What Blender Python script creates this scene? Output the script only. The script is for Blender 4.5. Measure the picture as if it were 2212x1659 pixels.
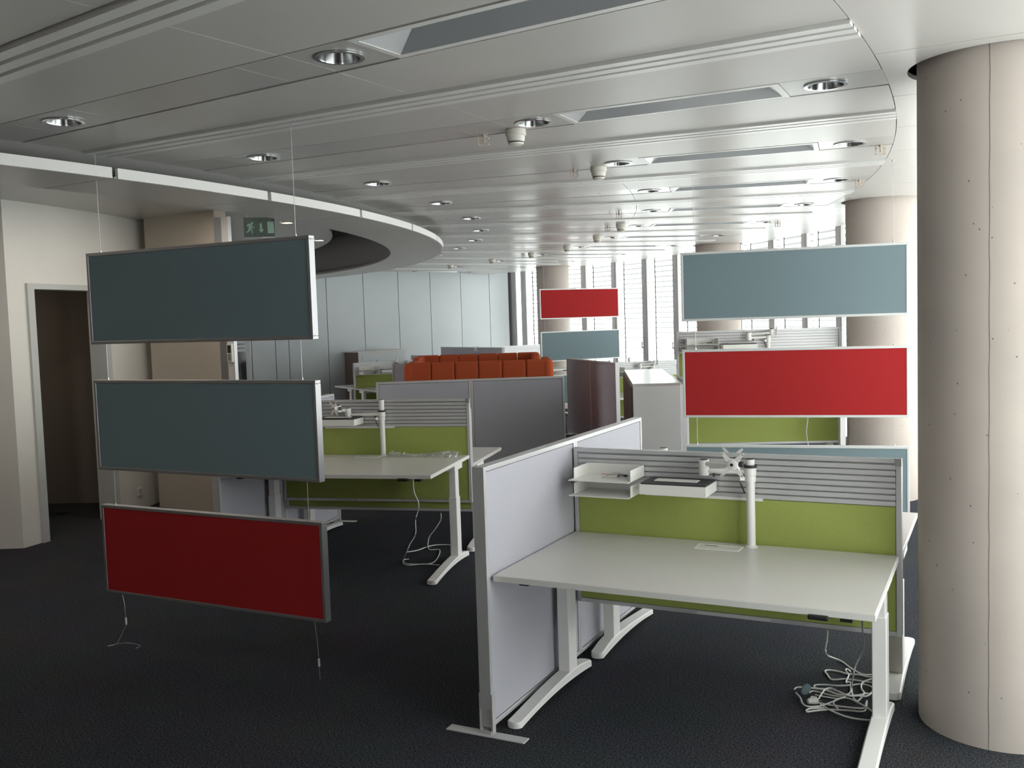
import bpy, math, random
from mathutils import Matrix, Vector
random.seed(7)
for _o in list(bpy.data.objects): bpy.data.objects.remove(_o)
SC = bpy.context.scene
COL = SC.collection

# ------------------------------------------------------------------ camera
FPX, PCX, PCY, CAMH = 2089.579, 1106.0, 829.5, 1.875
CAMR = [[0.8928253, -0.0023855, 0.4503969],
        [0.4493039, 0.0745401, -0.8902639],
        [-0.0314489, 0.9972152, 0.0676231]]
cam_d = bpy.data.cameras.new('camera'); cam = bpy.data.objects.new('camera', cam_d); COL.objects.link(cam)
cam_d.sensor_fit = 'HORIZONTAL'; cam_d.sensor_width = 36.0; cam_d.lens = FPX / 2212.0 * 36.0
cam_d.clip_start = 0.05; cam_d.clip_end = 300
cam.matrix_world = Matrix([CAMR[i] + [(0, 0, CAMH)[i]] for i in range(3)] + [[0, 0, 0, 1]])
SC.camera = cam

# ------------------------------------------------------------------ daylight (overcast sky through the glass facade)
W = bpy.data.worlds.new('sky'); SC.world = W; W.use_nodes = True
_bg = W.node_tree.nodes['Background']; _bg.inputs[0].default_value = (1.0, 0.995, 0.985, 1); _bg.inputs[1].default_value = 6.0
SC.view_settings.view_transform = 'Standard'; SC.view_settings.look = 'None'
SC.view_settings.gamma = 1.0; SC.view_settings.use_curve_mapping = False
SC.view_settings.exposure = 0.0

# ------------------------------------------------------------------ geometry of the place: a ring-shaped floor about CX, CY
CX, CY = -15.4813, 4.5618
ZC = 2.905
PITCH = 6.858          # degrees between ceiling light strips
TH0 = 0.675            # angle of the strip beside the nearest column
R_FAC = 16.6
SN = lambda d: math.sin(math.radians(d))
CS = lambda d: math.cos(math.radians(d))
def pol(r, th, z=0.0): return (CX + r * CS(th), CY + r * SN(th), z)
def polo(r, th, off, z=0.0):     # point on a radial line shifted sideways by off
    return (CX + r * CS(th) - off * SN(th), CY + r * SN(th) + off * CS(th), z)
def ray(x, y):
    c = (x - PCX, -(y - PCY), -FPX)
    return [sum(CAMR[i][j] * c[j] for j in range(3)) for i in range(3)]
def PZ(x, y, z):                 # a photo pixel on a level plane
    d = ray(x, y); t = (z - CAMH) / d[2]; return (d[0] * t, d[1] * t, z)
def PV(x, y, a, b):              # a photo pixel on an upright plane through ground points a, b
    d = ray(x, y); n = (b[1] - a[1], -(b[0] - a[0])); t = (a[0] * n[0] + a[1] * n[1]) / (d[0] * n[0] + d[1] * n[1])
    return (d[0] * t, d[1] * t, CAMH + d[2] * t)
def PR(x, y, r, far=True):       # a photo pixel on an upright cylinder about the centre
    d = ray(x, y); a = d[0]**2 + d[1]**2; b = -2 * (d[0] * CX + d[1] * CY); c = CX * CX + CY * CY - r * r
    s = math.sqrt(b * b - 4 * a * c); t = (-b + (s if far else -s)) / (2 * a)
    return (d[0] * t, d[1] * t, CAMH + d[2] * t)
def ang_of(p): return math.degrees(math.atan2(p[1] - CY, p[0] - CX))

# ------------------------------------------------------------------ materials
MAT = {}
def mat(name, col, rough=0.6, metal=0.0, spec=0.5, nscale=0, namp=0.0, bump=0.0, bscale=0, trans=0.0, emit=None, estr=0, alpha=1.0):
    m = bpy.data.materials.new(name); m.use_nodes = True; nt = m.node_tree; b = nt.nodes['Principled BSDF']
    b.inputs['Base Color'].default_value = (*col, 1); b.inputs['Roughness'].default_value = rough
    b.inputs['Metallic'].default_value = metal; b.inputs['Specular IOR Level'].default_value = spec
    if trans: b.inputs['Transmission Weight'].default_value = trans
    if emit: b.inputs['Emission Color'].default_value = (*emit, 1); b.inputs['Emission Strength'].default_value = estr
    if alpha < 1: b.inputs['Alpha'].default_value = alpha
    if nscale or bump:
        tc = nt.nodes.new('ShaderNodeTexCoord')
    if nscale:
        n = nt.nodes.new('ShaderNodeTexNoise'); n.inputs['Scale'].default_value = nscale; n.inputs['Detail'].default_value = 4
        nt.links.new(tc.outputs['Object'], n.inputs['Vector'])
        r = nt.nodes.new('ShaderNodeValToRGB'); r.color_ramp.elements[0].position = 0.3; r.color_ramp.elements[1].position = 0.7
        r.color_ramp.elements[0].color = (*[max(0, c * (1 - namp)) for c in col], 1)
        r.color_ramp.elements[1].color = (*[min(1, c * (1 + namp)) for c in col], 1)
        nt.links.new(n.outputs['Fac'], r.inputs['Fac']); nt.links.new(r.outputs['Color'], b.inputs['Base Color'])
    if bump:
        n2 = nt.nodes.new('ShaderNodeTexNoise'); n2.inputs['Scale'].default_value = bscale; n2.inputs['Detail'].default_value = 3
        nt.links.new(tc.outputs['Object'], n2.inputs['Vector'])
        bp = nt.nodes.new('ShaderNodeBump'); bp.inputs['Strength'].default_value = bump; bp.inputs['Distance'].default_value = 0.002
        nt.links.new(n2.outputs['Fac'], bp.inputs['Height']); nt.links.new(bp.outputs['Normal'], b.inputs['Normal'])
    MAT[name] = m; return m
mat('ceiling_paint', (0.56, 0.54, 0.518), 0.33, 0.0, 0.5, 2.0, 0.02)
mat('strip_paint', (0.49, 0.475, 0.458), 0.28, 0.0, 0.5)
mat('rib_paint', (0.74, 0.73, 0.71), 0.32, 0.0, 0.5)
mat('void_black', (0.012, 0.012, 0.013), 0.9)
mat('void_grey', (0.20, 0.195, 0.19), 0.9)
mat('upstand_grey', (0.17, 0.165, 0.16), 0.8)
mat('chrome', (0.62, 0.63, 0.64), 0.2, 1.0)
mat('cup_metal', (0.34, 0.345, 0.35), 0.22, 1.0)
mat('reflector', (0.70, 0.72, 0.74), 0.3, 0.45)
mat('lamp_off', (0.22, 0.23, 0.24), 0.4)
mat('white_plastic', (0.78, 0.77, 0.73), 0.45)
mat('white_paint', (0.80, 0.785, 0.765), 0.38)
mat('laminate', (0.62, 0.595, 0.568), 0.34, 0.0, 0.5, 60, 0.015)
mat('laminate_edge', (0.78, 0.77, 0.73), 0.4)
mat('aluminium', (0.58, 0.575, 0.58), 0.38, 0.35)
mat('alu_dark', (0.42, 0.42, 0.43), 0.38, 0.75)
mat('alu_white', (0.72, 0.72, 0.72), 0.40, 0.25)
mat('fabric_green', (0.335, 0.385, 0.108), 0.95, 0, 0.1, 400, 0.10, 0.3, 900)
mat('fabric_red', (0.40, 0.027, 0.029), 0.95, 0, 0.1, 400, 0.10, 0.3, 900)
mat('fabric_blue', (0.205, 0.270, 0.295), 0.95, 0, 0.1, 400, 0.08, 0.3, 900)
mat('fabric_lilac', (0.45, 0.442, 0.49), 0.95, 0, 0.1, 400, 0.06, 0.3, 900)
mat('fabric_orange', (0.45, 0.088, 0.034), 0.9, 0, 0.15, 200, 0.08, 0.3, 600)
mat('black_plastic', (0.018, 0.018, 0.020), 0.45)
mat('dark_insert', (0.045, 0.045, 0.052), 0.5)
mat('rubber', (0.02, 0.02, 0.02), 0.7)
mat('wall_white', (0.74, 0.72, 0.68), 0.85, 0, 0.3, 3, 0.02)
mat('wall_beige', (0.50, 0.45, 0.385), 0.85, 0, 0.3, 3, 0.02)
mat('wall_panel', (0.56, 0.60, 0.62), 0.45, 0, 0.4, 1.5, 0.02)
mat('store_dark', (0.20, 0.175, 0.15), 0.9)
mat('seam_dark', (0.05, 0.05, 0.055), 0.8)
mat('door_frame', (0.52, 0.53, 0.52), 0.5)
mat('cardboard', (0.30, 0.17, 0.10), 0.9, 0, 0.2, 8, 0.08)
mat('mullion', (0.62, 0.61, 0.63), 0.5)
mat('slat', (0.13, 0.135, 0.14), 0.5)
mat('cord', (0.05, 0.05, 0.06), 0.8)
mat('cable_white', (0.72, 0.71, 0.68), 0.4)
mat('wire_steel', (0.55, 0.55, 0.55), 0.35, 0.6)
mat('cabinet_grey', (0.58, 0.575, 0.565), 0.5)
mat('cabinet_brown', (0.115, 0.085, 0.068), 0.55, 0, 0.4, 6, 0.06)
mat('steel_top', (0.66, 0.66, 0.66), 0.28, 0.8)
mat('detector', (0.72, 0.69, 0.62), 0.5)
mat('guard_wire', (0.60, 0.50, 0.42), 0.5)
mat('sign_green', (0.055, 0.10, 0.07), 0.3, 0, 0.3, alpha=0.5)
mat('sign_white', (0.30, 0.46, 0.35), 0.6)
mat('glass_dark', (0.02, 0.025, 0.025), 0.1)
mat('glow_warm', (0.9, 0.8, 0.6), 0.4, emit=(1.0, 0.72, 0.40), estr=12)
mat('paper', (0.75, 0.74, 0.70), 0.7)
mat('red_tag', (0.45, 0.03, 0.03), 0.6)

def film_mat():
    m = bpy.data.materials.new('clear_film'); m.use_nodes = True; nt = m.node_tree
    for n in list(nt.nodes):
        if n.type != 'OUTPUT_MATERIAL': nt.nodes.remove(n)
    out = [n for n in nt.nodes if n.type == 'OUTPUT_MATERIAL'][0]
    t = nt.nodes.new('ShaderNodeBsdfTransparent'); g = nt.nodes.new('ShaderNodeBsdfGlossy'); g.inputs['Roughness'].default_value = 0.12
    d = nt.nodes.new('ShaderNodeBsdfDiffuse'); d.inputs['Color'].default_value = (0.8, 0.82, 0.82, 1)
    a = nt.nodes.new('ShaderNodeMixShader'); a.inputs[0].default_value = 0.35
    lw = nt.nodes.new('ShaderNodeLayerWeight'); lw.inputs['Blend'].default_value = 0.3
    nt.links.new(g.outputs[0], a.inputs[1]); nt.links.new(d.outputs[0], a.inputs[2])
    b = nt.nodes.new('ShaderNodeMixShader'); nt.links.new(lw.outputs['Facing'], b.inputs[0])
    mth = nt.nodes.new('ShaderNodeMath'); mth.operation = 'MULTIPLY_ADD'; mth.inputs[1].default_value = 0.55; mth.inputs[2].default_value = 0.22
    nt.links.new(lw.outputs['Facing'], mth.inputs[0]); nt.links.new(mth.outputs[0], b.inputs[0])
    nt.links.new(t.outputs[0], b.inputs[1]); nt.links.new(a.outputs[0], b.inputs[2]); nt.links.new(b.outputs[0], out.inputs['Surface'])
    MAT['clear_film'] = m
film_mat()
def glass_mat():
    m = bpy.data.materials.new('window_glass'); m.use_nodes = True; nt = m.node_tree
    for n in list(nt.nodes):
        if n.type != 'OUTPUT_MATERIAL': nt.nodes.remove(n)
    out = [n for n in nt.nodes if n.type == 'OUTPUT_MATERIAL'][0]
    t = nt.nodes.new('ShaderNodeBsdfTransparent'); t.inputs[0].default_value = (0.93, 0.96, 0.95, 1)
    g = nt.nodes.new('ShaderNodeBsdfGlossy'); g.inputs['Roughness'].default_value = 0.02
    lw = nt.nodes.new('ShaderNodeLayerWeight'); lw.inputs['Blend'].default_value = 0.5
    pw = nt.nodes.new('ShaderNodeMath'); pw.operation = 'POWER'; pw.inputs[1].default_value = 4.0
    ml = nt.nodes.new('ShaderNodeMath'); ml.operation = 'MULTIPLY_ADD'; ml.inputs[1].default_value = 0.6; ml.inputs[2].default_value = 0.03
    nt.links.new(lw.outputs['Facing'], pw.inputs[0]); nt.links.new(pw.outputs[0], ml.inputs[0])
    b = nt.nodes.new('ShaderNodeMixShader'); nt.links.new(ml.outputs[0], b.inputs[0])
    nt.links.new(t.outputs[0], b.inputs[1]); nt.links.new(g.outputs[0], b.inputs[2]); nt.links.new(b.outputs[0], out.inputs['Surface'])
    MAT['window_glass'] = m
glass_mat()
def carpet_mat():
    m = mat('carpet', (0.014, 0.0155, 0.020), 0.97, 0, 0.08); nt = m.node_tree; b = nt.nodes['Principled BSDF']
    tc = nt.nodes.new('ShaderNodeTexCoord')
    n = nt.nodes.new('ShaderNodeTexNoise'); n.inputs['Scale'].default_value = 120; n.inputs['Detail'].default_value = 4; n.inputs['Roughness'].default_value = 0.7
    r = nt.nodes.new('ShaderNodeValToRGB'); e = r.color_ramp.elements
    e[0].position = 0.35; e[0].position = 0.38; e[0].color = (0.006, 0.007, 0.0095, 1); e[1].position = 0.70; e[1].color = (0.115, 0.120, 0.138, 1)
    big = nt.nodes.new('ShaderNodeTexNoise'); big.inputs['Scale'].default_value = 2.2; big.inputs['Detail'].default_value = 3
    mx = nt.nodes.new('ShaderNodeMixRGB'); mx.blend_type = 'MULTIPLY'; mx.inputs[0].default_value = 0.35
    bp = nt.nodes.new('ShaderNodeBump'); bp.inputs['Strength'].default_value = 0.6; bp.inputs['Distance'].default_value = 0.004
    for k in (n, big): nt.links.new(tc.outputs['Object'], k.inputs['Vector'])
    nt.links.new(n.outputs['Fac'], r.inputs['Fac']); nt.links.new(r.outputs[0], mx.inputs[1]); nt.links.new(big.outputs['Color'], mx.inputs[2])
    nt.links.new(mx.outputs[0], b.inputs['Base Color']); nt.links.new(n.outputs['Fac'], bp.inputs['Height']); nt.links.new(bp.outputs[0], b.inputs['Normal'])
carpet_mat()
def concrete_mat():
    m = mat('concrete', (0.50, 0.465, 0.43), 0.8, 0, 0.3); nt = m.node_tree; b = nt.nodes['Principled BSDF']
    tc = nt.nodes.new('ShaderNodeTexCoord')
    n = nt.nodes.new('ShaderNodeTexNoise'); n.inputs['Scale'].default_value = 2.5; n.inputs['Detail'].default_value = 6
    r = nt.nodes.new('ShaderNodeValToRGB'); e = r.color_ramp.elements
    e[0].position = 0.3; e[0].color = (0.485, 0.425, 0.385, 1); e[1].position = 0.7; e[1].color = (0.545, 0.48, 0.435, 1)
    v = nt.nodes.new('ShaderNodeTexVoronoi'); v.inputs['Scale'].default_value = 16.0; v.inputs['Randomness'].default_value = 1.0
    pr = nt.nodes.new('ShaderNodeValToRGB'); q = pr.color_ramp.elements
    q[0].position = 0.05; q[0].color = (0.3, 0.3, 0.3, 1); q[1].position = 0.075; q[1].color = (1, 1, 1, 1)
    mx = nt.nodes.new('ShaderNodeMixRGB'); mx.blend_type = 'MULTIPLY'; mx.inputs[0].default_value = 0.8
    bp = nt.nodes.new('ShaderNodeBump'); bp.inputs['Strength'].default_value = 0.35; bp.inputs['Distance'].default_value = 0.004
    for k in (n, v): nt.links.new(tc.outputs['Object'], k.inputs['Vector'])
    nt.links.new(n.outputs['Fac'], r.inputs['Fac']); nt.links.new(v.outputs['Distance'], pr.inputs['Fac'])
    nt.links.new(r.outputs[0], mx.inputs[1]); nt.links.new(pr.outputs[0], mx.inputs[2]); nt.links.new(mx.outputs[0], b.inputs['Base Color'])
    nt.links.new(pr.outputs[0], bp.inputs['Height']); nt.links.new(bp.outputs[0], b.inputs['Normal'])
concrete_mat()

# ------------------------------------------------------------------ mesh helpers
class MB:
    def __init__(s): s.v = []; s.f = []
    def add(s, vs, fs):
        k = len(s.v); s.v += [tuple(p) for p in vs]; s.f += [tuple(i + k for i in f) for f in fs]; return s
    def box(s, x0, x1, y0, y1, z0, z1):
        return s.add([(x0,y0,z0),(x1,y0,z0),(x1,y1,z0),(x0,y1,z0),(x0,y0,z1),(x1,y0,z1),(x1,y1,z1),(x0,y1,z1)],
                     [(0,3,2,1),(4,5,6,7),(0,1,5,4),(1,2,6,5),(2,3,7,6),(3,0,4,7)])
    def prism(s, poly, z0, z1):        # poly counter-clockwise in plan
        n = len(poly); vs = [(p[0],p[1],z0) for p in poly] + [(p[0],p[1],z1) for p in poly]
        return s.add(vs, [tuple(reversed(range(n))), tuple(range(n, 2*n))] + [(i,(i+1)%n,n+(i+1)%n,n+i) for i in range(n)])
    def prism_xz(s, poly, y0, y1):     # poly in x,z extruded along y
        n = len(poly); vs = [(p[0],y0,p[1]) for p in poly] + [(p[0],y1,p[1]) for p in poly]
        return s.add(vs, [tuple(range(n)), tuple(reversed(range(n, 2*n)))] + [(i,n+i,n+(i+1)%n,(i+1)%n) for i in range(n)])
    def lathe(s, prof, c=(0,0), n=24, caps=True):   # prof: list of (r, z)
        vs = []; fs = []; m = len(prof)
        for r, z in prof:
            for i in range(n):
                a = 2*math.pi*i/n; vs.append((c[0]+r*math.cos(a), c[1]+r*math.sin(a), z))
        for j in range(m-1):
            for i in range(n): fs.append((j*n+i, j*n+(i+1)%n, (j+1)*n+(i+1)%n, (j+1)*n+i))
        if caps: fs.append(tuple(reversed(range(n)))); fs.append(tuple(range((m-1)*n, m*n)))
        return s.add(vs, fs)
    def tube(s, pts, r, n=8, closed=False):
        P = [Vector(p) for p in pts]; m = len(P); vs = []; fs = []; up = Vector((0.13, 0.21, 0.97)).normalized()
        for j in range(m):
            t = (P[(j+1) % m] - P[j-1]) if closed else (P[min(j+1, m-1)] - P[max(j-1, 0)])
            t.normalize()
            if abs(t.dot(up)) > 0.98: ref = Vector((1, 0, 0))
            else: ref = up
            a = t.cross(ref).normalized(); b = a.cross(t).normalized()
            rr = r[j] if isinstance(r, (list, tuple)) else r
            for i in range(n):
                w = 2*math.pi*i/n; vs.append(P[j] + a*rr*math.cos(w) + b*rr*math.sin(w))
        for j in range(m if closed else m-1):
            q = (j+1) % m
            for i in range(n): fs.append((j*n+i, q*n+i, q*n+(i+1)%n, j*n+(i+1)%n))
        if not closed: fs.append(tuple(range(n))); fs.append(tuple(reversed(range((m-1)*n, m*n))))
        return s.add(vs, fs)
    def mesh(s, name, matname, smooth=False):
        me = bpy.data.meshes.new(name); me.from_pydata(s.v, [], s.f); me.update()
        me.materials.append(MAT[matname])
        if smooth:
            me.polygons.foreach_set('use_smooth', [True]*len(me.polygons)); me.set_sharp_from_angle(angle=math.radians(40))
        return me
def spline(pts, k=6, closed=False):
    P = [Vector(p) for p in pts]; n = len(P); out = []
    for i in range(n if closed else n-1):
        if closed: p0, p1, p2, p3 = P[i-1], P[i], P[(i+1)%n], P[(i+2)%n]
        else: p0, p1, p2, p3 = P[max(i-1,0)], P[i], P[i+1], P[min(i+2,n-1)]
        for j in range(k):
            t = j/k; out.append(0.5*((2*p1)+(p2-p0)*t+(2*p0-5*p1+4*p2-p3)*t*t+(3*p1-p0-3*p2+p3)*t**3))
    if not closed: out.append(P[-1])
    return out
MESH = {}
def put(name, me, parent=None, loc=None, rz=None):
    o = bpy.data.objects.new(name, me); COL.objects.link(o)
    if parent: o.parent = parent
    if loc: o.location = loc
    if rz is not None: o.rotation_euler = (0, 0, rz)
    return o
def part(name, mb, m, parent=None, bevel=0, smooth=False, key=None, kind=None, loc=None, rz=None):
    # mb: an MB or a function returning one; key shares the mesh between alike pieces
    if key is not None and key in MESH: me = MESH[key]
    else:
        b = mb() if callable(mb) else mb
        me = b.mesh(name, m, smooth)
        if key is not None: MESH[key] = me
    o = put(name, me, parent, loc, rz)
    if bevel:
        md = o.modifiers.new('bevel', 'BEVEL'); md.width = bevel; md.segments = 2; md.limit_method = 'ANGLE'; md.angle_limit = math.radians(50)
    if kind: o['kind'] = kind
    return o
def tag(o, label, cat, group=None):
    o['label'] = label; o['category'] = cat
    if group: o['group'] = group
    return o
def thing(name, label, cat, loc=(0,0,0), rz=0.0, group=None):
    o = put(name, None, None, loc, rz); o.empty_display_size = 0.1
    return tag(o, label, cat, group)
def struct(o): o['kind'] = 'structure'; return o
def plan_box(mb, a, b, t, z0, z1, side=0.5):
    # upright slab between ground points a and b, thickness t (side: share of t on the left of a->b)
    dx, dy = b[0]-a[0], b[1]-a[1]; l = math.hypot(dx, dy); nx, ny = -dy/l, dx/l
    q = [(a[0]-nx*t*(1-side), a[1]-ny*t*(1-side)), (b[0]-nx*t*(1-side), b[1]-ny*t*(1-side)),
         (b[0]+nx*t*side, b[1]+ny*t*side), (a[0]+nx*t*side, a[1]+ny*t*side)]
    return mb.prism(q, z0, z1)
def arc_slab(mb, r0, r1, t0, t1, z0, z1, step=2.0):
    n = max(1, int(abs(t1-t0)/step))
    for i in range(n):
        a = t0+(t1-t0)*i/n; b = t0+(t1-t0)*(i+1)/n
        mb.prism([pol(r0,a)[:2], pol(r1,a)[:2], pol(r1,b)[:2], pol(r0,b)[:2]], z0, z1)
    return mb
def ring_slab(mb, r0, r1, t0, t1, z0, z1, step=1.2):   # one closed curved slab without inner faces
    n = max(1, int(math.ceil(abs(t1-t0)/step))); vs = []; fs = []
    for i in range(n+1):
        a = t0+(t1-t0)*i/n; vs += [pol(r0,a,z0), pol(r1,a,z0), pol(r1,a,z1), pol(r0,a,z1)]
    for i in range(n):
        k = 4*i; l = k+4
        fs += [(k,l,l+1,k+1),(k+1,l+1,l+2,k+2),(k+2,l+2,l+3,k+3),(k+3,l+3,l,k)]
    fs += [(0,1,2,3), (4*n+3,4*n+2,4*n+1,4*n)]
    return mb.add(vs, fs)
def holed(mb, quad, c, r, z0, z1, n=28):      # flat plate (convex outline quad, ccw) with a round hole
    def hit(dx, dy):
        best = None
        for i in range(len(quad)):
            ax, ay = quad[i]; bx, by = quad[(i+1) % len(quad)]; ex, ey = bx-ax, by-ay
            den = dx*ey-dy*ex
            if abs(den) < 1e-12: continue
            t = ((ax-c[0])*ey-(ay-c[1])*ex)/den; u = ((ax-c[0])*dy-(ay-c[1])*dx)/den
            if t > 0 and -1e-6 <= u <= 1+1e-6 and (best is None or t < best): best = t
        return (c[0]+dx*best, c[1]+dy*best)
    angs = sorted([2*math.pi*i/n for i in range(n)] + [math.atan2(q[1]-c[1], q[0]-c[0]) % (2*math.pi) for q in quad])
    m = len(angs); vs = []; fs = []
    for a in angs:
        dx, dy = math.cos(a), math.sin(a); o = hit(dx, dy); i_ = (c[0]+r*dx, c[1]+r*dy)
        vs += [(*i_, z0), (*o, z0), (*o, z1), (*i_, z1)]
    for j in range(m):
        k = 4*j; l = 4*((j+1) % m)
        fs += [(k,l,l+1,k+1),(k+1,l+1,l+2,k+2),(k+2,l+2,l+3,k+3),(k+3,l+3,l,k)]
    return mb.add(vs, fs)

# ================================================================== THE SETTING
TA, TB = -24.0, 71.3          # the part of the ring that is built
struct(part('floor', ring_slab(MB(), 2.0, R_FAC+0.1, TA, TB+20, -0.06, 0.0, 2.0), 'carpet'))

# ---- roof slab above everything
struct(part('ceiling_slab', ring_slab(MB(), 2.0, R_FAC+0.3, TA, TB+20, 3.42, 3.5, 2.0), 'void_grey'))

# ---- main metal ceiling: panels, light strips and ribbed diffusers between R 10.8 and 15.95
RI, RM, RO, RE = 10.80, 13.11, 15.02, 15.95
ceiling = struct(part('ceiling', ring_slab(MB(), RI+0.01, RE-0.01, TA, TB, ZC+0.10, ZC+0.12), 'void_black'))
SW, GW, GAP = 0.31, 0.26, 0.014
KS = range(-4, 11)
def col_th(k): return TH0 + 20.398*k
COLS = []
for k in range(-1, 4):
    if k == 2: th = ang_of(PR(1552, 690, 15.48))
    elif k == 3: th = ang_of(PR(1196, 690, 15.48))
    else: th = col_th(k)
    COLS.append(pol(15.4846, th)[:2])
def flat(name, q, m, parent, z=ZC, t=0.02): return part(name, MB().prism([p[:2] for p in q], z, z+t), m, parent)
for k in KS:
    a = TH0 + PITCH*k; g = a + PITCH/2; b = a + PITCH
    if b > TB+0.5: continue
    def edge(r, t0, o0, t1, o1, n=5):      # points along an arc of radius r between two side lines
        u0 = t0 + math.degrees(o0/r); u1 = t1 + math.degrees(o1/r)
        return [pol(r, u0+(u1-u0)*i/n) for i in range(n+1)]
    for r0, r1 in ((RI, RM-0.002), (RM+0.002, RO-0.002)):
        for t0, o0, t1, o1 in ((a, SW/2+GAP, g, -GW/2-0.003), (g, GW/2+0.003, b, -SW/2-GAP)):
            flat('ceiling_panel', list(reversed(edge(r0,t0,o0,t1,o1))) + edge(r1,t0,o0,t1,o1), 'ceiling_paint', ceiling)
    # ribbed air diffuser: recessed tray with three ribs
    df = flat('air_diffuser', [polo(RI,g,-GW/2), polo(RO,g,-GW/2), polo(RO,g,GW/2), polo(RI,g,GW/2)], 'strip_paint', ceiling, ZC+0.012, 0.015)
    for j in (-1, 0, 1):
        c = j*0.082
        part('rib', MB().prism([polo(RI,g,c-0.027)[:2], polo(RO,g,c-0.027)[:2], polo(RO,g,c+0.027)[:2], polo(RI,g,c+0.027)[:2]], ZC-0.012, ZC+0.014), 'rib_paint', df)
# outer ring of panels along the facade, cut round the columns
for k in KS:
    for h in (0, 1):
        c = TH0 + PITCH*(k+h*0.5); t0, t1 = c-PITCH/4, c+PITCH/4
        if t1 > TB: continue
        q = [pol(RO+0.002,t1-0.01+(t0-t1+0.02)*i/6)[:2] for i in range(7)] + [pol(RE,t0+0.01+(t1-t0-0.02)*i/6)[:2] for i in range(7)]
        hole = None
        for cc in COLS:
            if abs(ang_of(cc)-c) < PITCH/4 - 0.3: hole = cc
        m = MB()
        if hole: holed(m, q, hole, 0.375, ZC, ZC+0.02, 48)
        else: m.prism(q, ZC, ZC+0.02)
        part('ceiling_panel', m, 'ceiling_paint', ceiling)
struct(part('ceiling_blind_pocket', ring_slab(ring_slab(MB(), RE, RE+0.02, TA, TB, ZC, 3.16), RE+0.02, R_FAC+0.1, TA, TB, 3.16, 3.2), 'ceiling_paint'))
# light strips
DL_R = (11.45, 13.27, 14.76)
strip_list = []
for k in KS:
    a = TH0 + PITCH*k
    if a > TB-1.0: continue
    def seg(r0, r1, hole=None):
        q = [polo(r0,a,-SW/2)[:2], polo(r1,a,-SW/2)[:2], polo(r1,a,SW/2)[:2], polo(r0,a,SW/2)[:2]]
        m = MB()
        if hole: holed(m, q, pol(hole,a)[:2], 0.086, ZC+0.002, ZC+0.02)
        else: m.prism(q, ZC+0.002, ZC+0.02)
        part('strip_panel', m, 'strip_paint', ceiling)
    seg(RI, 11.20); seg(11.204, 11.70, DL_R[0]); seg(11.704, 12.846); seg(12.85, 13.112)
    seg(13.116, 13.44, DL_R[1]); seg(14.575, RO, DL_R[2])
    strip_list.append((k, a))
# recessed luminaires and downlights
def seen(p, m=120):
    c = [sum(CAMR[i][j]*(p[i]-(0,0,CAMH)[i]) for i in range(3)) for j in range(3)]
    if c[2] > -0.1: return False
    x, y = PCX-FPX*c[0]/c[2], PCY+FPX*c[1]/c[2]; return -m < x < 2212+m and -m < y < 1659+m
STRIP = {-2: 'before the first ribbed diffuser', -1: 'over the open carpet', 0: 'pointing at the seamed column', 1: 'just past the seamed column',
         2: 'between seamed column and boards', 3: 'pointing at the column behind boards'}
for k, a in strip_list:
    rz = math.radians(a)
    if not (seen(pol(13.445, a, ZC)) or seen(pol(14.57, a, ZC))): continue
    st = STRIP.get(k, 'past the column behind boards')
    t = thing('recessed_luminaire', 'long recessed luminaire in the ceiling strip ' + st, 'ceiling light', pol(13.445, a, ZC), rz, 'recessed luminaires in the ceiling strips')
    L, HW = 1.126, SW/2
    key = 'lum'
    part('rim', lambda: MB().box(0,0.03,-HW,HW,-0.002,0.012).box(L-0.03,L,-HW,HW,-0.002,0.012).box(0.03,L-0.03,-HW,-HW+0.035,-0.002,0.012).box(0.03,L-0.03,HW-0.035,HW,-0.002,0.012), 'rib_paint', t, key='lum_rim')
    part('reflector', lambda: MB().add([(0.03,-0.12,0.0),(L-0.03,-0.12,0.0),(L-0.03,0.12,0.0),(0.03,0.12,0.0),(0.16,-0.045,0.075),(L-0.16,-0.045,0.075),(L-0.16,0.045,0.075),(0.16,0.045,0.075)],
        [(0,1,5,4),(1,2,6,5),(2,3,7,6),(3,0,4,7)]), 'reflector', t, key='lum_ref')
    part('lamp_cover', lambda: MB().box(0.158,L-0.158,-0.046,0.046,0.073,0.08), 'lamp_off', t, key='lum_cov')
    for i, r in enumerate(DL_R):
        if not seen(pol(r, a, ZC)): continue
        lb = ('round downlight towards the floating ring in the strip ', 'round downlight at the detector end of the strip ', 'round downlight at the facade end of the strip ')[i] + st
        t = thing('downlight', lb, 'ceiling light', pol(r, a, ZC), 0, 'downlights in the ceiling strips')
        part('trim_ring', lambda: MB().lathe([(0.079,0.0),(0.098,0.0),(0.098,-0.004),(0.080,-0.005),(0.079,0.0)], n=36, caps=False), 'chrome', t, smooth=True, key='dl_ring')
        part('reflector', lambda: MB().lathe([(0.080,-0.004),(0.074,0.03),(0.060,0.07),(0.045,0.09)], n=36, caps=False), 'cup_metal', t, smooth=True, key='dl_ref')
        part('lamp', lambda: MB().lathe([(0.046,0.089),(0.040,0.082),(0.0005,0.080)], n=24, caps=False), 'lamp_off', t, smooth=True, key='dl_lamp')
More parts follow.
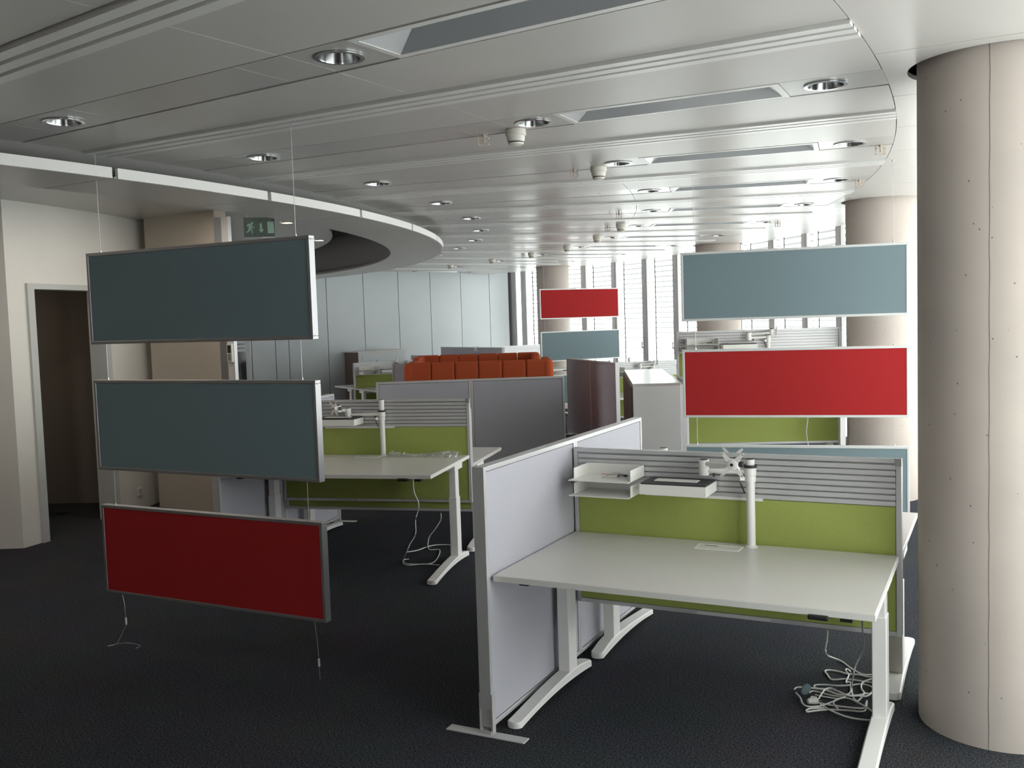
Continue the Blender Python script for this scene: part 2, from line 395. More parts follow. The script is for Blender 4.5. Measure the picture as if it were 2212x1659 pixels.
# smoke detectors along the inner seam
def detector(p, lab):
    t = thing('smoke_detector', lab, 'smoke detector', p, 0, 'smoke detectors on the ceiling')
    part('base', lambda: MB().lathe([(0.055,0.0),(0.057,-0.012),(0.057,-0.032),(0.052,-0.036)], n=28), 'detector', t, smooth=True, key='sd_b')
    part('sensor_head', lambda: MB().lathe([(0.050,-0.036),(0.048,-0.060),(0.043,-0.066)], n=28), 'detector', t, smooth=True, key='sd_h')
    part('vent_slot', lambda: MB().lathe([(0.0405,-0.066),(0.0405,-0.073)], n=28), 'black_plastic', t, smooth=True, key='sd_s')
    part('cap', lambda: MB().lathe([(0.043,-0.073),(0.041,-0.080),(0.030,-0.086),(0.0005,-0.087)], n=28, caps=False), 'detector', t, smooth=True, key='sd_c')
def sprinkler(p, lab):
    t = thing('sprinkler_guard', lab, 'sprinkler', p, 0.3, 'caged sprinkler heads on the ceiling')
    def cage():
        m = MB(); w = 0.026
        for sx in (-1, 1):
            for sy in (-1, 1): m.tube([(sx*w,sy*w,0.002),(sx*w,sy*w,-0.055)], 0.0022, 5)
        for z in (-0.02, -0.055):
            m.tube([(-w,-w,z),(w,-w,z),(w,w,z),(-w,w,z)], 0.0022, 5, True)
        return m
    part('wire_cage', cage, 'guard_wire', t, key='sp_c')
    part('sprinkler_head', lambda: MB().lathe([(0.010,0.002),(0.010,-0.015),(0.005,-0.018),(0.005,-0.038),(0.014,-0.040),(0.014,-0.043)], n=14), 'guard_wire', t, smooth=True, key='sp_h')
for i, (x, y) in enumerate([(1093,283),(1281,362),(1341,484),(1290,510),(1225,531),(1148,546),(1063,559),(973,571)]):
    q = PZ(x, y, ZC); th = ang_of(q); r = 13.11 if i < 2 else max(11.3, min(13.2, math.hypot(q[0]-CX, q[1]-CY)))
    lab = ['cream smoke detector in the ceiling strip that points at the seamed column', 'cream smoke detector in the strip just past the seamed column'][i] if i < 2 else 'cream smoke detector in the curving ceiling row past the second detector'
    detector(pol(r, th, ZC+0.001), lab)
for i, (x, y) in enumerate([(1045,291),(1240,366),(1902,314),(1856,389),(1337,459),(1312,488),(1680,479),(1130,548)]):
    q = PZ(x, y, ZC)
    lab = ['caged sprinkler head beside the smoke detector in the strip pointing at the seamed column', 'caged sprinkler head beside the smoke detector just past the seamed column', 'caged sprinkler head beside the downlight just past the seamed column',
           'caged sprinkler head between the seamed column and the column behind the boards'][i] if i < 4 else 'small caged sprinkler head near the row of smoke detectors towards the windows'
    sprinkler((q[0], q[1], ZC), lab)

# ---- floating sail ring below the ceiling edge, with white fascia
sail_th = [ang_of(PR(x, y, 11.0, False)) for x, y in ((248,363),(591,413),(788,456),(898,485))]
s0 = sail_th[0]
sail = struct(part('ceiling_sail', ring_slab(MB(), 10.40, 10.93, TA, TB, 2.752, 2.79), 'void_grey'))
j = -7
while s0 + PITCH*j < TB-1:
    t0 = s0 + PITCH*j + 0.10; t1 = s0 + PITCH*(j+1) - 0.10
    if t0 > TA:
        part('sail_panel', ring_slab(MB(), 10.35, 10.985, t0-0.07, min(t1+0.07,TB), 2.744, 2.752, 1.2), 'ceiling_paint', sail)
        part('fascia', ring_slab(MB(), 10.975, 11.0, t0, min(t1,TB), 2.740, 2.800, 1.2), 'white_paint', sail)
    j += 1
# upstand of the dark gap above the sail, and the lower core ceiling
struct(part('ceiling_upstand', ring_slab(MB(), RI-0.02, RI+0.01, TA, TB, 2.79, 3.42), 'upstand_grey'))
struct(part('ceiling_core', ring_slab(MB(), 5.0, 9.62, TA, TB+15, 3.03, 3.09), 'strip_paint'))

# ---- inner walls
cA = PR(26, 800, 7.9, False); thA = ang_of(cA)
d0, d1 = ang_of(PR(70, 640, 7.9, False)), ang_of(PR(230, 740, 7.925, False))
thB = ang_of((-7.957, 7.362))
w = MB()
ring_slab(w, 7.75, 7.9, thA, d0-0.3, 0, 3.03); ring_slab(w, 7.75, 7.9, d1+0.3, thB+2.6, 0, 3.03); ring_slab(w, 7.75, 7.9, d0-0.3, d1+0.3, 2.31, 3.03)
struct(part('wall_left', w, 'wall_white'))
w = MB(); plan_box(w, (-9.25, 4.63), (cA[0], cA[1]), 0.12, 0, 3.03, 1.0)
ring_slab(w, 6.1, 6.23, TA, 1.0, 0, 3.03)
struct(part('wall_left_return', w, 'wall_white'))
door1 = struct(put('door_1', None, None, pol(7.9, (d0+d1)/2, 0)))
inv = lambda o, mb: MB().add([(v[0]-o.location[0], v[1]-o.location[1], v[2]-o.location[2]) for v in mb.v], mb.f)
part('jamb', inv(door1, ring_slab(MB(), 7.74, 7.925, d0-0.55, d0, 0, 2.318)), 'door_frame', door1)
part('jamb', inv(door1, ring_slab(MB(), 7.74, 7.925, d1, d1+0.55, 0, 2.318)), 'door_frame', door1)
part('head', inv(door1, ring_slab(MB(), 7.74, 7.925, d0, d1, 2.268, 2.318)), 'door_frame', door1)
# dim store room behind the open door
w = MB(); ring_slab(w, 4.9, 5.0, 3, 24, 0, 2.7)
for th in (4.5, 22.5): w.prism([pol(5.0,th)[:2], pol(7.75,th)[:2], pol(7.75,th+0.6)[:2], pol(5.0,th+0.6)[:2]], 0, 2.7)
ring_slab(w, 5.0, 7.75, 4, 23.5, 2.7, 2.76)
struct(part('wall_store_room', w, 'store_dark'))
q = PV(176, 1135, pol(6.9, 8)[:2], pol(6.9, 18)[:2])
bx = thing('cardboard_box', 'brown cardboard box standing in the dim room behind the open door', 'box', pol(6.75, 13.6, 0), math.radians(20))
part('carton', MB().box(-0.28,0.28,-0.24,0.24,0.0,0.52), 'cardboard', bx, bevel=0.006)
part('flap', MB().add([(-0.28,0.24,0.52),(0.28,0.24,0.52),(0.28,0.38,0.62),(-0.28,0.38,0.62),(-0.28,0.245,0.515),(0.28,0.245,0.515),(0.28,0.385,0.615),(-0.28,0.385,0.615)],
     [(0,1,2,3),(7,6,5,4),(0,4,5,1),(1,5,6,2),(2,6,7,3),(3,7,4,0)]), 'cardboard', bx)
part('packing_tape', MB().box(-0.281,0.281,-0.03,0.03,0.515,0.5215), 'wall_beige', bx)
sl = thing('store_fill_lamp', 'added unseen fill lamp inside the dim room behind the open door', 'ceiling light', pol(6.3, 12.0, 2.7), 0)  # unseen fill lamp, added so the room is not black
part('lamp_glass', MB().lathe([(0.10,0.0),(0.10,-0.03),(0.06,-0.05),(0.001,-0.055)], n=24, caps=False), 'lamp_off', sl, smooth=True)
ld = bpy.data.lights.new('store_fill_light', 'AREA'); ld.shape = 'DISK'; ld.size = 0.2; ld.energy = 5.0; ld.color = (1.0, 0.84, 0.68)
lo = bpy.data.objects.new('store_fill_light', ld); COL.objects.link(lo); lo.location = pol(6.3, 12.0, 2.63)
q = PR(301, 1062, 7.9, False); th = ang_of(q)
so = thing('wall_socket', 'white double power socket low on the white wall beside the door', 'socket', pol(7.9, th, q[2]), math.radians(th))
part('face_plate', MB().box(0,0.009,-0.04,0.04,-0.045,0.045), 'white_plastic', so, bevel=0.003)
part('socket_well', MB().box(0.004,0.0105,-0.022,0.022,-0.022,0.022), 'door_frame', so)
# beige wall block, then the grey door set towards the far end wall
struct(part('wall_beige', MB().prism([(-7.957,7.362),(-6.902,7.267),(-6.93,7.46),(-8.2,7.75)], 0, 3.03), 'wall_beige'))
EA, EB = pol(8.3, TB)[:2], pol(9.75, TB)[:2]
bl = ((-7.957, 7.362), (-6.902, 7.267))
k1, k2 = PV(491,750,*bl), PV(507,750,*bl)
struct(part('trim_1', MB().prism([(-6.902,7.262), k1[:2], (k1[0]+0.004,k1[1]+0.04), (-6.91,7.32)], 0, 2.95), 'alu_dark'))
struct(part('trim_2', MB().prism([k1[:2], (k2[0],k2[1]-0.01), (k2[0]+0.004,k2[1]+0.03), (k1[0]+0.004,k1[1]+0.04)], 0, 2.95), 'alu_white'))
g2, g3, g4 = EA, PV(530,750,EA,EB), PV(541,750,EA,EB)
struct(part('wall_core', plan_box(MB(), g3[:2], g4[:2], 0.10, 0, 3.03, 1.0), 'door_frame'))
struct(part('trim_3', plan_box(MB(), g4[:2], EB, 0.08, 0, 3.03, 1.0), 'alu_dark'))
door2 = struct(put('door_2', None, None, (g2[0], g2[1], 0)))
part('leaf', inv(door2, plan_box(MB(), g2, g3[:2], 0.05, 0.01, 3.0, 1.0)), 'glass_dark', door2)
for z in range(7): part('slat', inv(door2, plan_box(MB(), g2, g3[:2], 0.01, 1.42+0.075*z, 1.475+0.075*z, 0.0)), 'wall_panel', door2)
q = PV(499, 760, (k1[0],k1[1]-0.003), (k2[0],k2[1]-0.013)); dx, dy = k2[0]-k1[0], k2[1]-0.01-k1[1]
cr = thing('card_reader', 'upright card reader with dark display on the pale door frame', 'card reader', (q[0], q[1], q[2]-0.01), math.atan2(dy, dx))
part('housing', MB().box(-0.040,0.040,-0.020,0.002,-0.09,0.09), 'white_plastic', cr, bevel=0.004)
part('display', MB().box(-0.026,0.026,-0.023,-0.019,0.0,0.075), 'black_plastic', cr)
part('key_field', MB().box(-0.026,0.026,-0.023,-0.019,-0.075,-0.01), 'alu_dark', cr)

# ---- far end wall of pale panels
wall_end = struct(part('wall_end', MB().prism([polo(9.75,TB,0.03)[:2], polo(R_FAC,TB,0.03)[:2], polo(R_FAC,TB,0.15)[:2], polo(9.75,TB,0.15)[:2]], 0, 3.4), 'seam_dark'))
RS = [9.76, 10.26, 10.55, 11.44, 12.33, 13.22, 14.09, 14.97, 15.84, 16.45]
for i in range(len(RS)-1):
    part('wall_panel', MB().prism([polo(RS[i]+0.007,TB,0.0)[:2], polo(RS[i+1]-0.007,TB,0.0)[:2], polo(RS[i+1]-0.007,TB,0.032)[:2], polo(RS[i]+0.007,TB,0.032)[:2]], 0.0, 3.0), 'wall_panel', wall_end)
# unseen back end wall, placed close and dark to dim the left boards
struct(part('wall_back', MB().prism([polo(2,TA,-0.12)[:2], polo(R_FAC,TA,-0.12)[:2], polo(R_FAC,TA,0)[:2], polo(2,TA,0)[:2]], 0, 3.42), 'store_dark'))
struct(part('wall_far_core', MB().prism([polo(2,TB+15,0.0)[:2], polo(9.75,TB+15,0.0)[:2], polo(9.75,TB+15,0.12)[:2], polo(2,TB+15,0.12)[:2]], 0, 3.42), 'wall_white'))

# ---- glazed facade: one window per half strip
M0 = ang_of(PR(1264, 690, R_FAC)); HP = PITCH/2
bays = []
n = int((TB-M0)//HP)
e = M0 + HP*n
while e - HP > TA: bays.append((e-HP, e)); e -= HP
bays.insert(0, (M0+HP*n, TB-0.15))
for i, (t0, t1) in enumerate(bays):
    if t1 - t0 < 0.6: continue
    if (t0+t1)/2 < -10.5:  # unseen bays closed with dark slabs, added to block daylight on the left boards
        struct(part('wall_light_blocker', MB().prism([pol(R_FAC,t0)[:2], pol(R_FAC+0.12,t0)[:2], pol(R_FAC+0.12,t1)[:2], pol(R_FAC,t1)[:2]], 0, 3.42), 'store_dark')); continue
    tm = (t0+t1)/2; half = R_FAC*math.radians(t1-t0)/2
    wd = struct(put('window_%d' % (i+1), None, None, pol(R_FAC, tm, 0), math.radians(tm)))
    full = abs((t1-t0)-HP) < 1e-6; kf = 'b' if full else 's'
    part('mullion', lambda: MB().box(-0.05,0.03,half-0.045,half+0.045,0,3.18), 'mullion', wd, key='mu'+kf)
    part('sill', lambda: MB().box(-0.10,0.08,-half+0.045,half-0.045,0,0.10), 'mullion', wd, key='si'+kf)
    part('head', lambda: MB().box(-0.05,0.05,-half+0.045,half-0.045,3.10,3.18), 'mullion', wd, key='he'+kf)
    part('casement_frame', lambda: MB().box(-0.03,0.03,-half+0.045,-half+0.085,0.10,3.10).box(-0.03,0.03,half-0.085,half-0.045,0.10,3.10), 'alu_white', wd, key='ca'+kf)
    part('pane', lambda: MB().box(-0.004,0.004,-half+0.085,half-0.085,0.10,3.10), 'window_glass', wd, key='pa'+kf)
    if tm > 60 or tm > 27:
        order = i
        t = thing('venetian_blind', ('lowered venetian blind in a window between the end wall and its neighbouring column' if tm > 61 else 'lowered venetian blind in a window between the two columns beyond the cabinets' if tm > 44 else 'lowered venetian blind in a window behind the large blue board'), 'blind', pol(R_FAC+0.16, tm, 0), math.radians(tm), 'venetian blinds along the glass facade')
        part('head_rail', lambda: MB().box(-0.04,0.04,-half+0.05,half-0.05,3.06,3.12), 'alu_white', t, key='hr'+kf)
        for z in range(22):
            part('slat', lambda: MB().add([(-0.042,-half+0.05,0.010),(0.0,-half+0.05,0.004),(0.042,-half+0.05,-0.010),(-0.042,half-0.05,0.010),(0.0,half-0.05,0.004),(0.042,half-0.05,-0.010),
                (-0.042,-half+0.05,0.0125),(0.0,-half+0.05,0.0065),(0.042,-half+0.05,-0.0075),(-0.042,half-0.05,0.0125),(0.0,half-0.05,0.0065),(0.042,half-0.05,-0.0075)],
                [(0,3,4,1),(1,4,5,2),(6,7,10,9),(7,8,11,10),(0,6,9,3),(2,5,11,8),(0,1,7,6),(1,2,8,7),(3,9,10,4),(4,10,11,5)]), 'slat', t, key='sl'+kf, loc=(0,0,3.0-0.1*z))
        for s in (-1, 1):
            part('cord', lambda: MB().box(-0.045,-0.041,-0.014,0.014,0.86,3.06), 'cord', t, key='cd', loc=(0, s*(half-0.16), 0))
        part('bottom_rail', lambda: MB().box(-0.04,0.04,-half+0.05,half-0.05,0.83,0.86), 'alu_white', t, key='br'+kf)
    if i in (4, 5, 7, 8, 10):
        part('window_handle', lambda: MB().box(-0.06,-0.03,-half+0.055,-half+0.075,1.20,1.23).box(-0.075,-0.06,-half+0.055,-half+0.075,1.20,1.33), 'alu_white', wd, key='wh')

# ---- round concrete columns
cl = {0: None, 1: 'thick round concrete column with pores and a vertical casting seam',
      2: 'round concrete column right behind the end of the large blue and red boards', 3: 'round concrete column between venetian blinds, mostly hidden by the large blue board',
      4: 'round concrete column next to the pale end wall, behind the small red board'}
for i, c in enumerate(COLS):
    if i == 0: continue
    t = thing('concrete_column', cl[i], 'column', (c[0], c[1], 0), 0, 'round concrete columns along the facade')
    part('shaft', lambda: MB().lathe([(0.336,0.0),(0.336,3.40)], n=96), 'concrete', t, smooth=True, key='colshaft')
    if i == 1:
        q = PV(2139, 1200, (c[0]-1, c[1]-0.3), (c[0]+1, c[1]-0.3)); a = math.atan2(q[1]-c[1], q[0]-c[0])
        part('casting_seam', MB().tube([(0.336*math.cos(a+0.004*math.sin(z*2.3)),0.336*math.sin(a+0.004*math.sin(z*2.3)),z*0.1) for z in range(0, 34)], 0.0014, 5), 'store_dark', t)

# ---- small warm lamps in the core ceiling, lighting the corridor along the inner wall
core = [PZ(620, 481, 3.03), PZ(690, 519, 3.03)] + [pol(9.1, th, 3.03) for th in (-15, -8, -1, 6, 13)]
for i, q in enumerate(core):
    t = thing('core_downlight', 'small lit warm downlight in the lower ceiling behind the floating ring', 'ceiling light', (q[0], q[1], 3.03), 0, 'lit downlights over the corridor')
    part('trim_ring', lambda: MB().lathe([(0.06,0.0),(0.09,0.0),(0.09,-0.006),(0.06,-0.006)], n=24, caps=False), 'chrome', t, smooth=True, key='cd_r')
    part('lamp', lambda: MB().lathe([(0.062,-0.003),(0.0005,-0.0035)], n=24, caps=False), 'glow_warm', t, key='cd_l')
    ld = bpy.data.lights.new('corridor_light', 'AREA'); ld.shape = 'DISK'; ld.size = 0.12; ld.energy = 2.5 if i < 2 else 6.5; ld.color = (1.0, 0.89, 0.77)
    lo = bpy.data.objects.new('corridor_light', ld); COL.objects.link(lo); lo.location = (q[0], q[1], 3.015); lo.parent = None
# ---- hanging exit sign (etched glass)
sp = PR(560, 491, 10.0, False); nrm = math.atan2(-sp[1], -sp[0])
es = thing('exit_sign', 'hanging green glass exit sign with running man, down arrow and door', 'sign', sp, nrm + math.pi/2)
HX, HZ = 0.128, 0.082
part('glass_plate', MB().box(-HX,HX,-0.004,0.004,-HZ,HZ), 'sign_green', es)
def pic(polys):
    m = MB()
    for p in polys: m.prism_xz(p, -0.0055, -0.004)
    return m
S = 0.0115/10.0
def px2(pts): return [((x-680)*HX/345*1.0, -(y-560)*HX/345*1.0) for x, y in pts]
man = [px2([(490,450),(520,440),(550,455),(552,485),(530,500),(500,495),(485,475)][::-1]), px2([(430,480),(480,480),(540,530),(575,575),(560,585),(510,555),(500,590),(470,600),(440,580),(450,510),(420,545),(395,555),(405,520)][::-1]),
       px2([(440,580),(480,595),(465,650),(400,690),(375,670),(430,635)][::-1]), px2([(480,595),(510,590),(530,640),(530,715),(512,715),(505,650)][::-1])]
part('running_man', pic(man), 'sign_white', es)
part('arrow', pic([px2([(690,470),(740,470),(745,610),(695,610)][::-1]), px2([(655,615),(785,610),(725,685)][::-1])]), 'sign_white', es)
part('door_symbol', pic([px2([(860,430),(1005,430),(1012,695),(868,700)][::-1])]), 'sign_white', es)
part('edge_light', MB().box(0.01,HX,-0.005,0.005,-HZ-0.006,-HZ), 'alu_white', es)
part('hanger', MB().tube([(-HX*0.8,0,HZ),(-HX*0.8,0,3.42-sp[2])], 0.002, 6).tube([(HX*0.8,0,HZ),(HX*0.8,0,3.42-sp[2])], 0.002, 6), 'wire_steel', es)

# ================================================================== FURNITURE
class Frame:                      # a place on the floor: origin and turn; local x right, y away
    def __init__(s, o, deg): s.o = o; s.a = math.radians(deg)
    def at(s, x, y, z=0.0):
        c, n = math.cos(s.a), math.sin(s.a); return (s.o[0]+c*x-n*y, s.o[1]+n*x+c*y, z)
DW, DD = 1.62, 0.955
def partition(fr, x, y, label, h=1.22, secs=(1.04, 1.08), turn=0.0, feet=(True, True), group='lilac partition screens'):
    # runs along local +y from (x, y); thickness 0.055 centred on x
    t = thing('partition_screen', label, 'partition', fr.at(x, y), fr.a+turn, group)
    T = 0.0275; y0 = 0.0; tot = sum(secs)
    for i, L in enumerate(secs):
        y1 = y0 + L; F = 0.022; zb = 0.035
        part('frame', MB().box(-T,T,y0,y0+F,zb,h).box(-T,T,y1-F,y1,zb,h).box(-T,T,y0+F,y1-F,h-F,h).box(-T,T,y0+F,y1-F,zb,zb+F), 'aluminium', t, bevel=0.002)
        part('fabric_panel', MB().box(-T+0.004,T-0.004,y0+F+0.003,y1-F-0.003,zb+F+0.003,h-F-0.003), 'fabric_lilac', t, bevel=0.003)
        y0 = y1 + 0.002
    part('end_cap', MB().box(-T-0.001,T+0.001,-0.004,0.001,0.12,h+0.001), 'aluminium', t)
    for k, yy in enumerate((0.0, tot)):
        if not feet[k]: continue
        s = 1 if k == 0 else -1
        part('foot_plate', MB().box(-0.20,0.20,yy-0.03+0.0*s,yy+0.03,0.0,0.007), 'aluminium', t, bevel=0.004)
        part('foot_bracket', MB().box(-T-0.006,-T,yy-0.004,yy+0.026,0.006,0.19).box(T,T+0.006,yy-0.004,yy+0.026,0.006,0.19).box(-T,T,yy-0.010,yy+0.028,0.006,0.020), 'aluminium', t)
    return t
def foot_mesh():
    m = MB(); vs = []; fs = []; rows = []
    N = 26
    ts = [0, .0025, .007, .014, .024, .037] + [.06+.88*i/14 for i in range(15)] + [.963, .976, .986, .993, .9975, 1.0]
    N = len(ts)-1
    for i, tt in enumerate(ts):
        y = -0.90 + 0.885*tt; d0 = y+0.90; d1 = -0.015-y
        hw = 0.037
        for d in (d0, d1):
            if d < 0.035: hw = min(hw, math.sqrt(max(0.0, 0.035**2-(0.035-d)**2))*0.037/0.035+0.004)
        top = 0.034 + 0.036*abs(math.sin(math.pi*min(1, max(0, (d0/0.62)))*0.5))**1.2
        d1 = max(d1, 0.0)
        if d1 < 0.24: top = 0.036 + 0.034*(math.sin(math.pi*0.5*d1/0.24))**1.0
        bot = 0.004 + 0.028*abs(math.sin(math.pi*tt))**0.8
        rows.append((y, hw, bot, max(top, bot+0.02)))
    for y, hw, b, t in rows: vs += [(-hw,y,b),(hw,y,b),(hw,y,t-0.006),(hw-0.006 if hw > 0.01 else hw*0.5,y,t),(-hw+0.006 if hw > 0.01 else -hw*0.5,y,t),(-hw,y,t-0.006)]
    for i in range(N):
        k = 6*i; l = k+6
        for j in range(6): fs.append((k+j, k+(j+1) % 6, l+(j+1) % 6, l+j))
    fs += [tuple(reversed(range(6))), tuple(range(6*N, 6*N+6))]
    return m.add(vs, fs)
def desk(fr, x, y, back, dz, label, group='height-adjustable white desks', extras=True, depth=DD):
    t = thing('desk', label, 'desk', fr.at(x, y), fr.a + (math.pi if back else 0), group)
    part('desktop', lambda: MB().box(0.004,DW,-depth,-0.004,dz-0.028,dz), 'laminate', t, bevel=0.003, key='dt%.3f%.3f' % (dz, depth))
    part('edge_band', lambda: MB().box(0.006,DW+0.0015,-depth-0.0015,-depth,dz-0.026,dz-0.002).box(DW,DW+0.0015,-depth,-0.006,dz-0.026,dz-0.002), 'laminate_edge', t, key='eb%.3f%.3f' % (dz, depth))
    for lx in (0.052, DW-0.055):
        lg = part('leg', lambda: MB().box(-0.031,0.031,-0.312,-0.212,0.062,0.52), 'white_paint', t, bevel=0.004, key='leg', loc=(lx,0,0))
        part('foot', foot_mesh, 'white_paint', lg, smooth=True, key='foot')
        part('joint_line', lambda: MB().box(-0.0315,0.0315,-0.3125,-0.2115,0.0625,0.0655), 'seam_dark', lg, key='jl')
        part('upper_tube', lambda: MB().box(-0.026,0.026,-0.306,-0.218,0.50,dz-0.05), 'white_paint', lg, bevel=0.003, key='ut%.3f' % dz)
        part('top_bracket', lambda: MB().box(-0.042,0.042,-0.36,-0.16,dz-0.075,dz-0.029), 'white_paint', lg, bevel=0.004, key='tb%.3f' % dz)
        part('glide', lambda: MB().lathe([(0.022,0.0),(0.022,0.010)], (0,-0.855), 14).lathe([(0.022,0.0),(0.022,0.010)], (0,-0.06), 14), 'rubber', lg, key='gl')
    part('cross_beam', lambda: MB().box(0.08,DW-0.08,-0.29,-0.23,dz-0.085,dz-0.035), 'alu_white', t, key='cb%.3f' % dz)
    if extras:
        part('control_panel', lambda: MB().box(DW-0.245,DW-0.165,-depth-0.012,-depth+0.05,dz-0.043,dz-0.022), 'black_plastic', t, bevel=0.007, key='cp%.3f%.3f' % (dz, depth))
        part('plug_box', lambda: MB().box(DW-0.13,DW-0.085,-depth+0.03,-depth+0.09,dz-0.050,dz-0.029).box(0.12,0.165,-depth+0.03,-depth+0.09,dz-0.042,dz-0.029), 'black_plastic', t, key='pb%.3f%.3f' % (dz, depth))
        cp = part('cable_port', lambda: MB().box(0.70,0.92,-0.172,-0.163,dz,dz+0.003).box(0.70,0.92,-0.079,-0.07,dz,dz+0.003).box(0.70,0.709,-0.163,-0.079,dz,dz+0.003).box(0.911,0.92,-0.163,-0.079,dz,dz+0.003), 'white_plastic', t, key='cpo%.3f' % dz)
        part('port_lid', lambda: MB().box(0.713,0.907,-0.159,-0.083,dz,dz+0.002), 'white_paint', cp, key='cpl%.3f' % dz)
        part('port_slot', lambda: MB().box(0.735,0.80,-0.104,-0.097,dz+0.002,dz+0.0026), 'seam_dark', cp, key='cps%.3f' % dz)
    return t
def screen(fr, x, y, back, dz, label, group='green desk screens with ribbed rails'):
    t = thing('desk_screen', label, 'desk screen', fr.at(x, y), fr.a + (math.pi if back else 0), group)
    SWd, zb, zt = 1.632, dz-0.385, dz+0.448; zr = zt-0.225; k = '%.3f' % dz
    part('fabric_panel', lambda: MB().box(0.024,SWd-0.026,0.004,0.024,zb+0.024,zr), 'fabric_green', t, key='fp'+k)
    part('frame', lambda: MB().box(0,0.022,0,0.028,zb,zt).box(SWd-0.024,SWd,-0.002,0.030,zb,zt).box(0.022,SWd-0.024,0,0.028,zb,zb+0.022), 'aluminium', t, bevel=0.002, key='sf'+k)
    part('top_rail', lambda: MB().box(0.0,SWd,-0.001,0.029,zt-0.020,zt), 'aluminium', t, bevel=0.002, key='tr'+k)
    part('rail_back', lambda: MB().box(0.022,SWd-0.024,0.012,0.024,zr,zt-0.020), 'alu_dark', t, key='rb'+k)
    for i in range(7):
        part('slat', lambda: MB().box(0.024,SWd-0.026,0.002,0.013,0.0,0.0225), 'aluminium', t, bevel=0.003, key='rslat', loc=(0,0,zr+0.003+i*0.0285))
    part('corner_cap', lambda: MB().box(SWd-0.030,SWd+0.001,-0.003,0.031,zt-0.034,zt+0.001), 'alu_dark', t, key='cc'+k)
    part('hook_strip', lambda: MB().box(0.40,1.0,-0.008,0.004,zr-0.006,zr+0.008), 'white_paint', t, key='hs'+k)
    part('label_strip', lambda: MB().box(0.66,1.03,-0.004,0.001,zb+0.004,zb+0.020), 'alu_white', t, key='ls'+k)
    return t
def vesa():
    q = [(0.016,0.010),(0.030,0.014),(0.052,0.044),(0.058,0.052),(0.054,0.058),(0.046,0.056),(0.022,0.036),(0.010,0.030)]
    pts = q + [(-x, z) for x, z in reversed(q)] + [(-x, -z) for x, z in q] + [(x, -z) for x, z in reversed(q)]
    return MB().prism_xz(pts, -0.0015, 0.0015)
